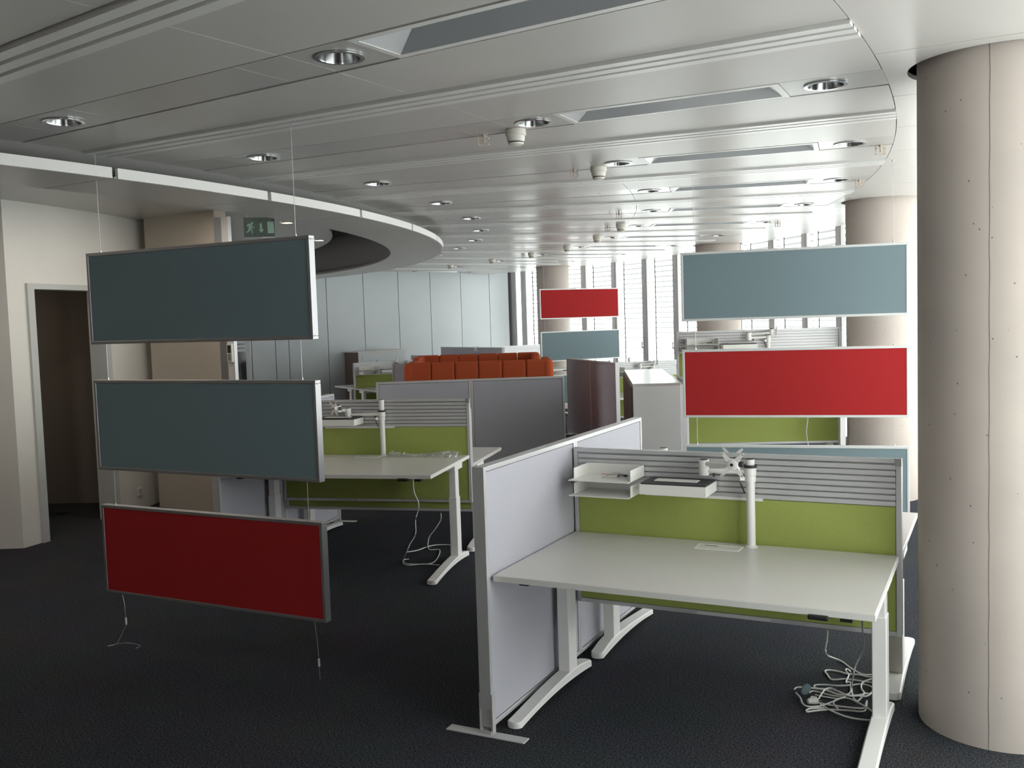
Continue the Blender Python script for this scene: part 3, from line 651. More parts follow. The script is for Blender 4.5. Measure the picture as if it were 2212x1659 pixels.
def monitor_arm(fr, x, y, dz, label, a1=180.0, l1=0.235, a2=-40.0, l2=0.20, face=-90.0, tilt=-8.0, ph=0.431, lever=True):
    # a1, a2: directions of lower and upper arm; face: direction the plate looks to (degrees, frame local)
    t = thing('monitor_arm', label, 'monitor arm', fr.at(x, y, dz), fr.a, 'white monitor arms')
    part('pole', lambda: MB().lathe([(0.0205,0.006),(0.0205,ph)], n=24), 'white_paint', t, smooth=True, key='ap%.3f' % ph)
    part('pole_cap', lambda: MB().lathe([(0.0195,ph),(0.018,ph+0.003)], n=24), 'black_plastic', t, key='apc%.3f' % ph)
    part('base_flange', lambda: MB().lathe([(0.030,0.0),(0.030,0.004),(0.022,0.008)], n=28), 'white_paint', t, smooth=True, key='abf')
    z1 = ph-0.058 if ph < 0.44 else ph-0.115
    part('collar', lambda: MB().lathe([(0.026,z1-0.052),(0.026,z1-0.022),(0.024,z1-0.021),(0.024,z1-0.019),(0.028,z1-0.018),(0.028,z1+0.016),(0.026,z1+0.018)], n=28), 'white_paint', t, smooth=True, key='aco%.3f' % z1)
    part('lock_ring', lambda: MB().lathe([(0.031,z1+0.018),(0.033,z1+0.021),(0.033,z1+0.028),(0.031,z1+0.031)], n=28), 'black_plastic', t, smooth=True, key='alr%.3f' % z1)
    part('clamp_screw', lambda: MB().tube([(-0.026,-0.016,z1-0.036),(-0.046,-0.026,z1-0.036)], 0.011, 12), 'white_paint', t, smooth=True, key='acs%.3f' % z1)
    if lever: part('clamp_lever', lambda: MB().tube(spline([(-0.044,-0.026,z1-0.046),(-0.040,-0.028,z1-0.062),(-0.030,-0.026,z1-0.085),(-0.024,-0.024,z1-0.105)], 4), 0.0035, 6), 'black_plastic', t, key='acl%.3f' % z1)
    def dirv(a): return (math.cos(math.radians(a)), math.sin(math.radians(a)))
    c1 = dirv(a1); j = (c1[0]*l1, c1[1]*l1)
    part('lower_arm', MB().tube([(c1[0]*0.02,c1[1]*0.02,z1-0.002),(j[0]-c1[0]*0.018,j[1]-c1[1]*0.018,z1-0.006)], [0.0125,0.012], 14), 'white_paint', t, smooth=True)
    part('cable_clip', MB().tube([(j[0]*0.78,j[1]*0.78,z1-0.016),(j[0]*0.78,j[1]*0.78,z1-0.034)], 0.006, 8).tube([(j[0]*0.2,j[1]*0.2,z1-0.016),(j[0]*0.2,j[1]*0.2,z1-0.032)], 0.006, 8), 'black_plastic', t)
    part('elbow', MB().lathe([(0.024,z1-0.028),(0.0255,z1-0.024),(0.0255,z1+0.010),(0.024,z1+0.011),(0.024,z1+0.013),(0.0255,z1+0.014),(0.0255,z1+0.046),(0.024,z1+0.048)], j, 26), 'white_paint', t, smooth=True)
    part('elbow_cap', MB().lathe([(0.019,z1+0.048),(0.018,z1+0.051)], j, 24), 'black_plastic', t)
    c2 = dirv(a2); k = (j[0]+c2[0]*l2, j[1]+c2[1]*l2); z2 = z1+0.030
    part('upper_arm', MB().tube([(j[0]+c2[0]*0.018,j[1]+c2[1]*0.018,z2),(k[0],k[1],z2+0.01)], [0.0125,0.0125], 14), 'white_paint', t, smooth=True)
    f = dirv(face); hz = z2+0.022
    hd = part('tilt_head', MB().lathe([(0.019,hz-0.030),(0.020,hz-0.026),(0.020,hz+0.020),(0.018,hz+0.024)], k, 20), 'white_paint', t, smooth=True)
    part('tilt_knob', MB().tube([(k[0]-f[1]*0.018,k[1]+f[0]*0.018,hz),(k[0]-f[1]*0.036,k[1]+f[0]*0.036,hz)], 0.014, 14).lathe([(0.012,hz+0.024),(0.010,hz+0.032)], k, 14), 'black_plastic', hd, smooth=True)
    pl = part('vesa_plate', vesa, 'white_paint', t, key='vesa', loc=(k[0]+f[0]*0.045, k[1]+f[1]*0.045, hz+0.002))
    pl.rotation_euler = (math.radians(tilt), 0, math.radians(face+90))
    part('swivel_disc', lambda: MB().add([(r*math.cos(a*math.pi/10), yy, r*math.sin(a*math.pi/10)) for r, yy in ((0.027,-0.0015),(0.016,-0.006)) for a in range(20)],
        [(i, (i+1) % 20, 20+(i+1) % 20, 20+i) for i in range(20)] + [tuple(range(20, 40))]), 'white_paint', pl, smooth=True, key='vdisc')
    part('screw', lambda: MB().tube([(0,-0.0055,0),(0,-0.0085,0)], 0.0075, 12), 'black_plastic', pl, key='vscrew')
    part('screw_hole', lambda: MB().tube([(0.050,-0.001,0.050),(0.050,-0.0022,0.050)],0.0028,8).tube([(-0.050,-0.001,0.050),(-0.050,-0.0022,0.050)],0.0028,8).tube([(0.050,-0.001,-0.050),(0.050,-0.0022,-0.050)],0.0028,8).tube([(-0.050,-0.001,-0.050),(-0.050,-0.0022,-0.050)],0.0028,8), 'seam_dark', pl, key='vhole')
    part('mount_block', MB().tube([(k[0]+f[0]*0.012,k[1]+f[1]*0.012,hz),(k[0]+f[0]*0.044,k[1]+f[1]*0.044,hz+0.002)], 0.017, 14), 'white_paint', t, smooth=True)
    return t
def letter_tray(fr, x, y, z, label, back=False):
    t = thing('letter_tray', label, 'letter tray', fr.at(x, y, z), fr.a + (math.pi if back else 0), 'white letter trays on the screen rails')
    part('tray_floor', lambda: MB().box(-0.0,0.322,-0.245,0.0,0.0,0.003), 'white_plastic', t, key='tyf')
    part('tray_back', lambda: MB().box(0.010,0.322,-0.004,0.0,0.003,0.058), 'white_plastic', t, key='tyb')
    part('tray_side', lambda: MB().box(0.010,0.014,-0.195,-0.004,0.003,0.058), 'white_plastic', t, key='tys1')
    part('tray_side', lambda: MB().box(0.318,0.322,-0.205,-0.004,0.003,0.058), 'white_plastic', t, key='tys2')
    return t
def organiser(fr, x, y, z, label, back=False):
    t = thing('desk_organiser', label, 'organiser box', fr.at(x, y, z), fr.a + (math.pi if back else 0), 'white organiser boxes on the screen rails')
    part('box_body', lambda: MB().box(0,0.335,-0.20,0,0,0.004).box(0,0.335,-0.20,-0.196,0.004,0.05).box(0,0.335,-0.004,0,0.004,0.05).box(0,0.004,-0.196,-0.004,0.004,0.05).box(0.331,0.335,-0.196,-0.004,0.004,0.05), 'white_plastic', t, key='obb')
    part('dark_insert', lambda: MB().box(0.005,0.330,-0.195,-0.005,0.030,0.058), 'dark_insert', t, key='obi')
    part('pen_lid', lambda: MB().box(0.06,0.275,-0.15,-0.085,0.060,0.065), 'white_plastic', t, bevel=0.002, key='obl')
    return t
def screw_bag(fr, x, y, z, label):
    t = thing('parts_bag', label, 'bag', fr.at(x, y, z), fr.a, 'small bags of screws in the trays')
    rnd = random.Random(3); m = MB(); N = 7; vs = []; fs = []
    for i in range(N):
        for j in range(N):
            u, v = i/(N-1), j/(N-1); e = min(u, 1-u, v, 1-v)
            vs.append((0.15*(u-0.5)+rnd.uniform(-.004,.004), 0.10*(v-0.5)+rnd.uniform(-.004,.004), 0.002+0.022*math.sin(math.pi*u)*math.sin(math.pi*v)*rnd.uniform(0.6,1.2)))
    for i in range(N-1):
        for j in range(N-1): fs.append((i*N+j, (i+1)*N+j, (i+1)*N+j+1, i*N+j+1))
    part('bag_film', m.add(vs, fs), 'clear_film', t)
    m = MB()
    for i in range(9):
        a = rnd.uniform(0, 6.28); cx, cy = rnd.uniform(-.005,.05), rnd.uniform(-.022,.022); l = rnd.uniform(.008,.016)
        m.tube([(cx-l*math.cos(a),cy-l*math.sin(a),0.006+0.001*i),(cx+l*math.cos(a),cy+l*math.sin(a),0.006+0.001*i)], 0.0042, 6)
    part('screws', m, 'dark_insert', t, kind='stuff')
    part('bag_strip', MB().box(-0.09,-0.005,-0.006,0.0,0.012,0.014), 'red_tag', t)

# ---- A: nearest pair of desks, left partition, screens
A = Frame((-2.035, 4.72), 0.0)
partition(A, -0.034, -0.992, 'lilac fabric partition screen on the end of the desk with the cable pile')
desk(A, 0.0, 0.0, False, 0.727, 'white desk with a pile of white cables beneath it beside the seamed column', depth=0.956)
screen(A, 0.0, 0.004, False, 0.727, 'green screen carrying letter trays on the desk above the cable pile')
desk(A, 1.632, 0.070, True, 0.727, 'white desk back to back with the cable-pile desk, its corner beside the seamed column')
screen(A, 1.632, 0.066, True, 0.722, 'rear green screen back to back with the screen above the cable pile')
monitor_arm(A, 0.955, -0.055, 0.727, 'white monitor arm with cross-shaped plate on the desk above the cable pile', a1=181, l1=0.228, a2=-33, l2=0.225, face=-98, tilt=-6)
monitor_arm(A, 0.46, 0.13, 0.727, 'white monitor arm peeping over the screen that carries the letter trays', a1=12, l1=0.20, a2=8, l2=0.13, face=78, tilt=10, ph=0.445, lever=False)
letter_tray(A, 0.075, -0.004, 1.043, 'upper white letter tray with a bag of screws beside the lilac partition')
letter_tray(A, 0.075, -0.004, 0.965, 'lower empty white letter tray beside the lilac partition')
screw_bag(A, 0.29, -0.10, 1.047, 'small clear bag of dark screws in the letter tray by the lilac partition')
organiser(A, 0.440, -0.006, 0.986, 'white organiser box beside the letter trays above the cable-pile desk')

# ---- B: second pair to the left, raised a little
B = Frame((-5.335, 6.262), 13.5)
partition(B, -0.034, -0.992, 'lilac partition screen half hidden behind the suspended boards by the white wall')
desk(B, 0.0, 0.0, False, 0.806, 'raised white desk behind the suspended blue board, film bag on top', depth=0.99)
screen(B, 0.0, 0.004, False, 0.806, 'green desk screen behind the suspended boards, ribbed grey rail on top')
desk(B, 1.632, 0.070, True, 0.727, 'white desk behind the green screen, its corner before the dark partition')
screen(B, 1.632, 0.066, True, 0.727, 'lower green screen just visible under the raised one')
monitor_arm(B, 0.92, -0.055, 0.806, 'white monitor arm with lever on the raised desk, stretched over the organiser box', a1=180, l1=0.29, a2=215, l2=0.075, face=-128, tilt=6, ph=0.452)
organiser(B, 0.405, -0.006, 1.064, 'white organiser box with dark insert behind the suspended blue board')
# film bags lying on the desk
def film(fr, x, y, z, L, Wd, label, seed):
    t = thing('plastic_film', label, 'plastic film', fr.at(x, y, z), fr.a, 'clear film wrappers on the desks')
    rnd = random.Random(seed); N, K = 40, 9; vs = []; fs = []
    for i in range(N+1):
        for j in range(K):
            u = i/N; w = math.pi*j/(K-1); r = Wd*(0.8+0.35*math.sin(7*u+seed)+rnd.uniform(-.28,.28))
            vs.append((L*u+rnd.uniform(-.012,.012), -math.cos(w)*r, max(0.001, math.sin(w)*r*0.62+rnd.uniform(-.004,.006))))
    for i in range(N):
        for j in range(K-1): fs.append((i*K+j, (i+1)*K+j, (i+1)*K+j+1, i*K+j+1))
    part('wrapper', MB().add(vs, fs), 'clear_film', t)
film(B, 0.99, -0.10, 0.807, 0.58, 0.055, 'crumpled clear plastic film lying along the foot of the green screen', 2)
film(B, 1.66, 0.17, 0.728, 0.14, 0.045, 'scrap of clear film on the desk corner beyond the green screen', 5) if False else None

# ---- F1: raised standing desk behind the right-hand boards
F1 = Frame((-2.935, 9.535), 22.0)
F1Z = 1.238
partition(F1, -0.034, -0.992, 'lilac partition screen standing between the steel-topped cabinets and the standing desk', feet=(False, False))
desk(F1, 0.0, 0.0, False, F1Z, 'white desk raised to standing height behind the hanging red board')
screen(F1, 0.0, 0.004, False, F1Z, 'tall raised green screen whose bright rail shows between the hanging boards')
desk(F1, 1.632, 0.070, True, 0.727, 'white desk behind the standing desk at normal height')
screen(F1, 1.632, 0.066, True, 0.90, 'green screen seen below the hanging red board')
monitor_arm(F1, 0.905, -0.055, F1Z, 'white monitor arm above the red hanging board, on the standing desk', a1=190, l1=0.20, a2=-8, l2=0.22, face=-5, tilt=4)
letter_tray(F1, 0.075, -0.004, F1Z+0.316, 'upper letter tray with a screw bag on the raised rail beside the cabinets')
letter_tray(F1, 0.075, -0.004, F1Z+0.238, 'lower letter tray on the raised rail beside the cabinets')
screw_bag(F1, 0.29, -0.10, F1Z+0.320, 'bag of screws lying in the letter tray above the red board')
organiser(F1, 0.440, -0.006, F1Z+0.259, 'white organiser box on the raised rail behind the boards')

# ---- F2: pair beyond the cabinets, seen past its dark partition
F2 = Frame((-5.35, 13.30), 42.0)
partition(F2, -0.034, -0.992, 'shaded brown-black partition screen with one bright edge next to the steel-topped cabinets')
desk(F2, 0.0, 0.0, False, 0.727, 'white desk beside the shaded brown-black partition')
screen(F2, 0.0, 0.004, False, 0.727, 'green screen with bright rail rising behind the steel cabinet tops')
desk(F2, 1.632, 0.070, True, 0.727, 'white desk behind the bright rail above the cabinet tops')
screen(F2, 1.632, 0.066, True, 0.722, 'rear green screen behind the bright rail above the cabinet tops')
monitor_arm(F2, 0.905, -0.055, 0.727, 'white monitor arm against the windows above the steel cabinet tops', a1=187, l1=0.22, a2=-6, l2=0.22, face=-5, tilt=4)
monitor_arm(F2, 0.60, 0.13, 0.727, 'monitor arm head peeping over the rail above the cabinet tops', a1=150, l1=0.2, a2=160, l2=0.1, face=150, tilt=4, ph=0.50)
letter_tray(F2, 0.075, -0.004, 1.043, 'upper letter tray beside the shaded brown-black partition')
letter_tray(F2, 0.075, -0.004, 0.965, 'lower letter tray beside the shaded brown-black partition')
organiser(F2, 0.440, -0.006, 0.986, 'organiser box behind the steel cabinet tops')

# ---- E: far left pair seen end-on before the pale end wall
Ef = Frame((-10.20, 14.0), 58.0)
desk(Ef, 0.0, 0.0, False, 0.727, 'brownish desk under the trays before the pale end wall')
screen(Ef, 0.0, 0.004, False, 0.727, 'green screen with dark end post before the pale end wall')
desk(Ef, 1.632, 0.070, True, 0.727, 'desk top sticking out past the dark end post near the end wall')
screen(Ef, 1.632, 0.066, True, 0.722, 'rear green screen facing the pale end wall')
partition(Ef, 1.67, -0.992, 'partition screen at the sofa end of the desks by the pale end wall')
monitor_arm(Ef, 0.80, -0.055, 0.727, 'white monitor arm right beside the orange sofas', a1=0, l1=0.22, a2=-20, l2=0.2, face=-60, tilt=4, ph=0.50)
monitor_arm(Ef, 0.50, 0.13, 0.727, 'monitor arm peeping over the rail before the low brown cabinet', a1=20, l1=0.2, a2=30, l2=0.1, face=60, tilt=4, ph=0.47)
letter_tray(Ef, 0.075, -0.004, 1.043, 'upper letter tray before the low brown cabinet')
letter_tray(Ef, 0.075, -0.004, 0.965, 'lower letter tray before the low brown cabinet')
organiser(Ef, 0.440, -0.006, 0.986, 'organiser box between the letter trays and the orange sofas')
film(Ef, 0.30, -0.14, 0.728, 0.5, 0.04, 'clear film on the desk before the pale end wall', 9)

# ---- G: last pair under the corner windows behind the sofas
G = Frame((-8.82, 15.92), 62.0)
partition(G, -0.034, -0.992, 'dark partition top showing behind the rear orange sofa', h=1.36)
screen(G, 0.0, 0.004, False, 0.90, 'bright ribbed rail behind the orange sofas at the corner window')
desk(G, 0.0, 0.0, False, 0.90, 'desk hidden behind the rear orange sofa')
monitor_arm(G, 0.25, -0.055, 0.90, 'tiny monitor arm at the corner between end wall and windows', a1=195, l1=0.2, a2=200, l2=0.1, face=200, tilt=4)

# ---- two dark partitions round the sofa booth
BO = Frame((0, 0), 0)
def booth_partition(a, b, label):
    ang = math.atan2(b[1]-a[1], b[0]-a[0]) - math.pi/2
    f = Frame(a, math.degrees(ang)); partition(f, 0, 0, label, secs=(1.035, 1.035))
booth_partition(PZ(813,826,1.22)[:2], PZ(1217,812,1.22)[:2], 'shaded grey-violet double partition in front of the orange sofas')
booth_partition((-8.56, 12.76), (-6.73, 13.73), 'shaded partition standing behind the rear orange sofa, its end left of it')

# ---- orange high-back sofas facing each other
def sofa(loc, deg, label):
    t = thing('high_back_sofa', label, 'sofa', loc, math.radians(deg), 'orange high-back sofas')
    WS, HS, DS, n = 1.76, 1.36, 0.86, 6; pw = WS/n
    for i in range(n):
        part('back_panel', lambda: MB().box(0.002,pw-0.002,0.0,0.12,0.16,HS), 'fabric_orange', t, bevel=0.022, key='sbp', loc=(-WS/2+i*pw,0,0))
    for s in (-1, 1):
        for j in range(2):
            part('side_panel', lambda: MB().box(-0.05,0.05,0.0,0.36,0.16,HS), 'fabric_orange', t, bevel=0.022, key='ssp', loc=(s*(WS/2-0.03),0.125+j*0.365,0))
        part('corner_panel', lambda: MB().lathe([(0.07,0.16),(0.078,0.20),(0.078,HS-0.05),(0.06,HS-0.01),(0.03,HS)], n=18), 'fabric_orange', t, smooth=True, key='scp', loc=(s*(WS/2-0.03),0.07,0))
    part('seat_cushion', MB().box(-WS/2+0.03,-0.005,0.13,DS,0.27,0.45), 'fabric_orange', t, bevel=0.03)
    part('seat_cushion', MB().box(0.005,WS/2-0.03,0.13,DS,0.27,0.45), 'fabric_orange', t, bevel=0.03)
    part('base', MB().box(-WS/2+0.03,WS/2-0.03,0.12,DS-0.02,0.16,0.27), 'fabric_orange', t)
    for sx in (-1, 1):
        for yy in (0.08, DS-0.06): part('leg', lambda: MB().lathe([(0.016,0.0),(0.016,0.17)], n=12), 'chrome', t, smooth=True, key='sl_leg', loc=(sx*(WS/2-0.12),yy,0))
    return t
s1a, s1b = PZ(880,785,1.36), PZ(1187,776,1.36)
sofa(((s1a[0]+s1b[0])/2, (s1a[1]+s1b[1])/2, 0), 26.5, 'orange high-back sofa with its back to the grey-violet partition')
s2a, s2b = PZ(902,768,1.36), PZ(1165,760,1.36)
sofa(((s2a[0]+s2b[0])/2, (s2a[1]+s2b[1])/2, 0), 26.5+180, 'rear orange high-back sofa facing the front one')

# ---- cabinets
def cabinet(fr, x, y, label, H=1.26, L=1.13, Wd=0.42, body='cabinet_grey', doors='cabinet_brown', doorside=-1, group='steel-topped cabinets'):
    t = thing('cabinet', label, 'cabinet', fr.at(x, y), fr.a, group)
    part('body', MB().box(0.0,Wd,0.0,L,0.03,H-0.02), body, t, bevel=0.002)
    part('top', MB().box(-0.002,Wd+0.002,-0.002,L+0.002,H-0.02,H), 'steel_top', t, bevel=0.002)
    part('plinth', MB().box(0.02,Wd-0.02,0.02,L-0.02,0.0,0.03), 'black_plastic', t)
    xs = (-0.016, 0.0) if doorside < 0 else (Wd, Wd+0.016)
    for i in range(2):
        d = part('door', MB().box(xs[0],xs[1],0.012+i*(L/2-0.008),L/2-0.002+i*(L/2-0.010),0.05,H-0.03), doors, t, bevel=0.002)
        yy = L/2-0.05 if i == 0 else L/2+0.03
        hx = (-0.034,-0.015) if doorside < 0 else (Wd+0.015,Wd+0.034)
        part('handle', MB().box(hx[0],hx[1],yy,yy+0.02,H-0.62,H-0.50), 'black_plastic', d)
    return t
cabinet(F1, -0.505, -1.30, 'light grey cabinet with shiny steel top, its plain end towards the lilac partition')
cabinet(F1, -0.505, -0.166, 'second steel-topped cabinet, joined behind the first, nearer the far windows')
ca = pol(12.02, TB); cfr = Frame(polo(11.80, TB, -0.47)[:2], TB)
t = thing('storage_cabinet', 'low cabinet with brown side and grey sliding front against the pale end wall', 'cabinet', (cfr.o[0], cfr.o[1], 0), cfr.a)
part('body', MB().box(0,1.15,0.0,0.45,0.03,1.30), 'cabinet_brown', t)
part('front_frame', MB().box(0.0,1.15,-0.016,0.0,0.03,1.30), 'cabinet_grey', t)
part('sliding_front', MB().box(0.08,1.10,-0.022,-0.014,0.08,1.25), 'wall_panel', t)
part('top', MB().box(-0.01,1.16,-0.02,0.46,1.30,1.32), 'cabinet_grey', t)
part('plinth', MB().box(0.03,1.12,0.02,0.43,0,0.03), 'black_plastic', t)

# ---- suspended boards on steel wires
def board(fr, zc, fabric, frame_m, label, group, Wd=1.6, Hh=0.515):
    t = thing('hanging_board', label, 'hanging board', fr.at(0, 0, zc-Hh/2), fr.a, group)
    Tt = 0.0225; F = 0.018
    part('frame', lambda: MB().box(0,Wd,-Tt,Tt,0,F).box(0,Wd,-Tt,Tt,Hh-F,Hh).box(0,F,-Tt,Tt,F,Hh-F).box(Wd-F,Wd,-Tt,Tt,F,Hh-F), frame_m, t, bevel=0.002, key='hf%s%.3f%.3f' % (frame_m, Wd, Hh))
    part('fabric_panel', lambda: MB().box(F,Wd-F,-Tt+0.003,Tt-0.003,F,Hh-F), fabric, t, key='hp%s%.3f%.3f' % (fabric, Wd, Hh))
    part('end_screw', lambda: MB().tube([(Wd,0,0.02),(Wd+0.002,0,0.02)],0.004,8).tube([(Wd,0,Hh-0.02),(Wd+0.002,0,Hh-0.02)],0.004,8), 'wire_steel', t, key='hes%.3f%.3f' % (Wd, Hh))
    return t
def wires(fr, label, group, zend=(0.12, 0.12), Wd=1.6, loops=False):
    for i, x in enumerate((0.10, Wd-0.10)):
        p = fr.at(x, 0, ZC); e = zend[i]
        t = thing('suspension_wire', label, 'wire', (p[0], p[1], 0), fr.a, group)
        bow = 0.028 if i == 0 else 0.024
        part('steel_wire', MB().tube(spline([(0,0,ZC),(0,0,1.8),(0,0,0.9),(0,0,0.5),(0,0,0.42),(bow*0.25,0,0.33),(bow*0.8,0,e+0.10),(bow,0,e)], 5), 0.0016, 6), 'wire_steel', t)
        part('ceiling_fixing', MB().lathe([(0.008,ZC-0.012),(0.008,ZC)], n=12), 'wire_steel', t)
        part('wire_weight', MB().lathe([(0.003,e-0.03),(0.006,e-0.028),(0.006,e+0.012),(0.003,e+0.014)], (bow,0), 10), 'alu_white', t, smooth=True)
        for zt in ((2.33, 1.59, 0.85) if loops else (2.326, 1.596, 0.873)):
            part('wire_stop', MB().lathe([(0.005,zt),(0.005,zt+0.012)], n=8), 'chrome', t)
        if loops and i == 0:
            part('loose_end', MB().tube(spline([(bow,0,e-0.03),(bow-0.03,-0.05,0.03),(bow-0.10,-0.06,0.008),(bow-0.05,0.03,0.004),(bow+0.07,0.03,0.004),(bow+0.09,-0.02,0.005)], 6), 0.0012, 5), 'wire_steel', t)
        if loops and i == 1:
            part('loose_end', MB().tube([(bow,0,e-0.03),(bow+0.002,0,0.003)], 0.0014, 5), 'wire_steel', t)
HL = Frame((-4.765, 3.985), 0.0)
G3 = 'boards hanging before the white wall'
board(HL, 2.065, 'fabric_blue', 'alu_dark', 'top grey-blue hanging board of the set before the white wall', G3, 1.63, 0.53)
board(HL, 1.325, 'fabric_blue', 'alu_dark', 'middle grey-blue hanging board with a blue one above and a red one below', G3, 1.63, 0.53)
board(HL, 0.585, 'fabric_red', 'alu_dark', 'dark red hanging board close above the carpet', G3, 1.63, 0.53)
wires(HL, 'thin steel wire holding the three boards before the white wall, weight near the floor', 'wires of the boards before the white wall', (0.16, 0.10), 1.63, True)
HR = Frame((-2.155, 7.145), 10.0)
board(HR, 2.068, 'fabric_blue', 'alu_white', 'large grey-blue hanging board in front of the column behind the boards', 'boards hanging before the thick column')
board(HR, 1.338, 'fabric_red', 'alu_white', 'bright red hanging board in front of the column behind the boards', 'boards hanging before the thick column')
board(HR, 0.615, 'fabric_blue', 'alu_white', 'low grey-blue hanging board whose top shows behind the letter-tray screen', 'boards hanging before the thick column')
wires(HR, 'thin steel wire holding the boards before the thick column', 'wires of the boards before the thick column')
fc = (-6.534, 15.617); fa = 54.0
HF = Frame((fc[0]-0.8*CS(fa), fc[1]-0.8*SN(fa)), fa)
board(HF, 2.10, 'fabric_red', 'alu_white', 'small red hanging board before the column next to the end wall', 'boards hanging before the far column')
board(HF, 1.37, 'fabric_blue', 'alu_white', 'blue hanging board just under the small red one', 'boards hanging before the far column')
board(HF, 0.62, 'fabric_blue', 'alu_white', 'lowest blue board, seen past the orange sofas beside the shaded partition', 'boards hanging before the far column')
wires(HF, 'thin wire holding the small red board and the blue ones below', 'wires of the boards by the sofas')

# ---- cables
def cable(name, label, pts, r=0.0042, extra=None, group=None, plug=None):
    p0 = pts[0]
    t = thing(name, label, 'cable', (p0[0], p0[1], 0), 0, group)
    P = [(p[0]-p0[0], p[1]-p0[1], p[2]) for p in pts]
    part('cord', MB().tube(spline(P, 5), r, 7), 'cable_white', t, smooth=True)
    if plug: part('plug', plug, 'white_plastic', t, smooth=True)
    return t
def c4(x, y): return (1680 + x/6.913, 1330 + y/6.913)
def floor_pts(L, z=0.006):
    out = []
    for q in L:
        zz = q[2] if len(q) > 2 else z
        out.append(PZ(*c4(q[0], q[1]), zz))
    return out
hang = [PV(*c4(x, y), (-2, 4.50), (0, 4.50)) for x, y in ((1240,95),(1262,200),(1288,330),(1285,470),(1230,610),(1160,760),(1125,900))]
hang = [(p[0], p[1], p[2]) for p in hang if p[2] > 0.03]
hang[0] = (hang[0][0], hang[0][1], 0.66)
G1 = 'white cables in the pile under the desk'
cable('power_cable', 'white cable hanging from the desk straight into the cable pile', hang + floor_pts([(1105,1060,.02),(1120,1200,.012),(1180,1275,.010),(1240,1235,.012),(1300,1165,.016),(1380,1165),(1450,1090),(1560,1040)]), group=G1)
hb = [PV(*c4(x, y), (-2, 4.92), (0, 4.92)) for x, y in ((745,225),(742,300),(730,400),(712,500),(735,585))]
cable('power_cable', 'white cable dropping behind the green screen and sweeping to the pile', [p for p in hb if p[2] > 0.02] + floor_pts([(830,630,.03),(950,680),(1060,760),(1150,820),(1280,880),(1450,882),(1700,870),(1860,870)]), group=G1)
loops = [
 [(1450,1000),(1300,985),(1150,960),(1000,945),(870,955),(790,945),(740,880),(705,830),(760,812),(900,830),(1050,870),(1200,880),(1330,910),(1480,930)],
 [(1450,1110),(1380,1050),(1250,1020),(1100,1035),(900,1045),(700,1030),(580,1035),(540,1060),(600,1090),(760,1100),(900,1130),(1020,1180),(1180,1190),(1290,1160),(1250,1090),(1260,1010),(1350,960),(1460,935)],
 [(250,1100),(300,1070),(500,1080),(700,1110),(880,1170),(1010,1200),(900,1250),(760,1310),(620,1350),(450,1355),(370,1310),(340,1230),(270,1150)],
 [(600,1260),(660,1160),(720,1095),(800,1085),(900,1130),(1050,1195),(1200,1195),(1330,1200),(1430,1130),(1470,1080)],
 [(480,1150),(520,1125),(650,1150),(800,1190),(960,1215),(900,1240),(700,1210),(560,1180)],
 [(1330,1270),(1320,1370),(1280,1430),(1100,1420),(900,1405),(700,1405),(520,1425),(440,1435),(430,1410),(500,1385),(700,1380)],
 [(640,1330),(800,1420),(1000,1500),(1200,1545),(1420,1562),(1560,1560)],
 [(1440,1450),(1330,1370),(1200,1300),(1080,1240),(960,1230),(830,1290),(900,1390)],
 [(1090,840),(1040,795),(1015,820),(1060,880),(1030,960),(1020,1000),(1080,990),(1090,1080),(1080,1150),(1030,1180)],
 [(490,1230),(520,1210),(570,1230),(590,1290),(700,1320),(900,1350),(1100,1375),(1290,1380),(1320,1300)],
]
for i, L in enumerate(loops):
    z = 0.006 + 0.0045*(i % 4)
    cable('power_cable', 'looped white cable lying in the pile on the carpet', floor_pts(L, z), group=G1)
pp = PZ(*c4(540, 1340), 0.0)
t = thing('power_plug', 'white angled plug lying in the cable pile', 'plug', pp, 0.6, G1)
part('plug_body', MB().tube([(-0.03,0,0.022),(0.0,0,0.022),(0.016,0,0.024)], [0.012,0.017,0.018], 14), 'white_plastic', t, smooth=True)
part('prong', MB().tube([(0.016,-0.009,0.024),(0.034,-0.009,0.024)], 0.0022, 8).tube([(0.016,0.009,0.024),(0.034,0.009,0.024)], 0.0022, 8), 'chrome', t)
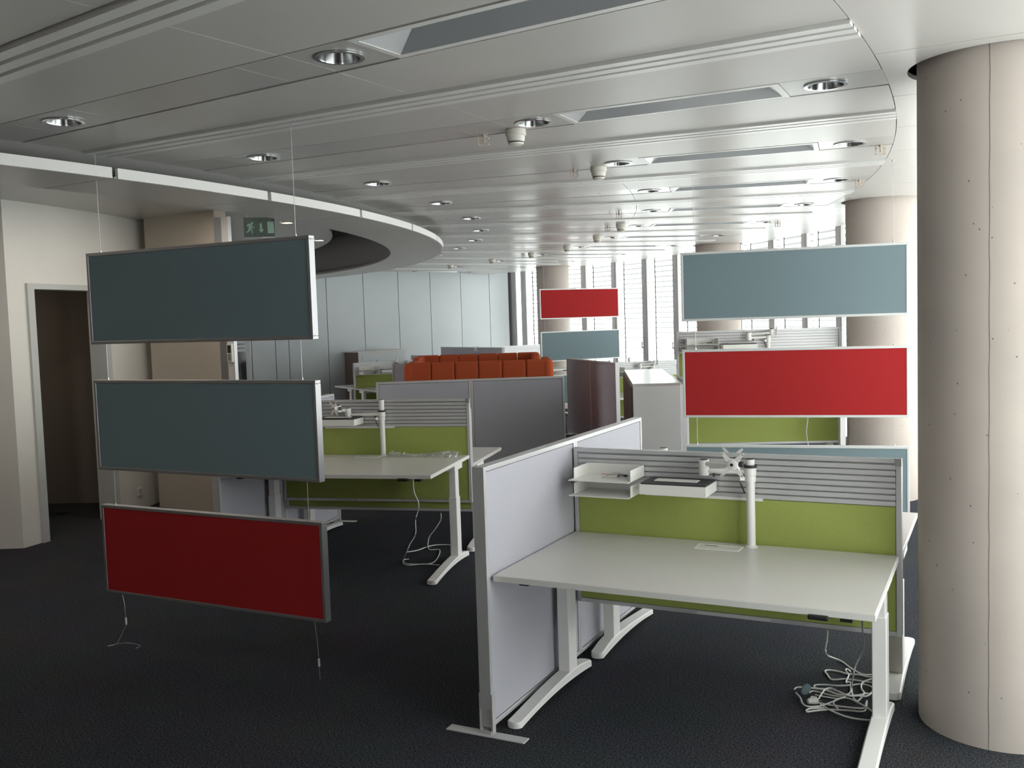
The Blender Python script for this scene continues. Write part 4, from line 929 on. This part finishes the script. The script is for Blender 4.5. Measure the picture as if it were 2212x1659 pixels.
pp = PZ(*c4(420, 1190), 0.0)
t = thing('cable_grommet', 'grey round cable cap leaning in the cable pile', 'cap', pp, 0.9, G1)
part('cap_disc', MB().tube([(0,-0.004,0.030),(0,0.004,0.032)], [0.029,0.027], 22), 'fabric_blue', t, smooth=True)
part('cap_pin', MB().tube([(0,0.004,0.032),(0,0.02,0.030)], 0.006, 10), 'dark_insert', t)
def c6(x, y): return (400 + x/3.3515, 980 + y/3.3515)
bp0, bp1 = B.at(0, -0.45)[:2], B.at(1.62, -0.45)[:2]
hb = [PV(*c6(x, y), bp0, bp1) for x, y in ((1652,190),(1656,270),(1692,370),(1668,480),(1668,580),(1630,650),(1606,705))]
hb = [p for p in hb if p[2] > 0.03]; hb[0] = (hb[0][0], hb[0][1], 0.73)
fl = lambda L: [PZ(*c6(x, y), 0.007) for x, y in L]
G2 = 'white cables under the raised desk'
cable('power_cable', 'white cable hanging from the raised desk down to the dark carpet', hb + fl([(1580,770),(1578,795),(1620,808),(1720,800),(1840,806)]), group=G2)
bq0, bq1 = B.at(0, 0.35)[:2], B.at(1.62, 0.35)[:2]
hb = [PV(*c6(x, y), bq0, bq1) for x, y in ((1852,430),(1850,480),(1810,545),(1765,610),(1748,665))]
cable('power_cable', 'white cable dropping behind the green screens beside the desk leg', [p for p in hb if p[2] > 0.02] + fl([(1765,690),(1840,695),(1835,740),(1800,785),(1740,800),(1640,800),(1590,790),(1580,770),(1620,762)]), group=G2)
cable('power_cable', 'white cable lying flat from the hanging cable to the desk leg', fl([(1606,712),(1680,700),(1760,672),(1830,660),(1920,662),(1990,682),(1960,692)]), group=G2)
# cable on the green panel below the red board
bf0, bf1 = F1.at(0, 0.02)[:2], F1.at(1.63, 0.02)[:2]
hb = [PV(x, y, F1.at(0, -0.04)[:2], F1.at(1.63, -0.04)[:2]) for x, y in ((1742,890),(1745,905),(1742,930),(1744,950),(1748,975),(1750,1000))]
cable('power_cable', 'thin white cable hanging against the green screen below the red board', hb, r=0.005)
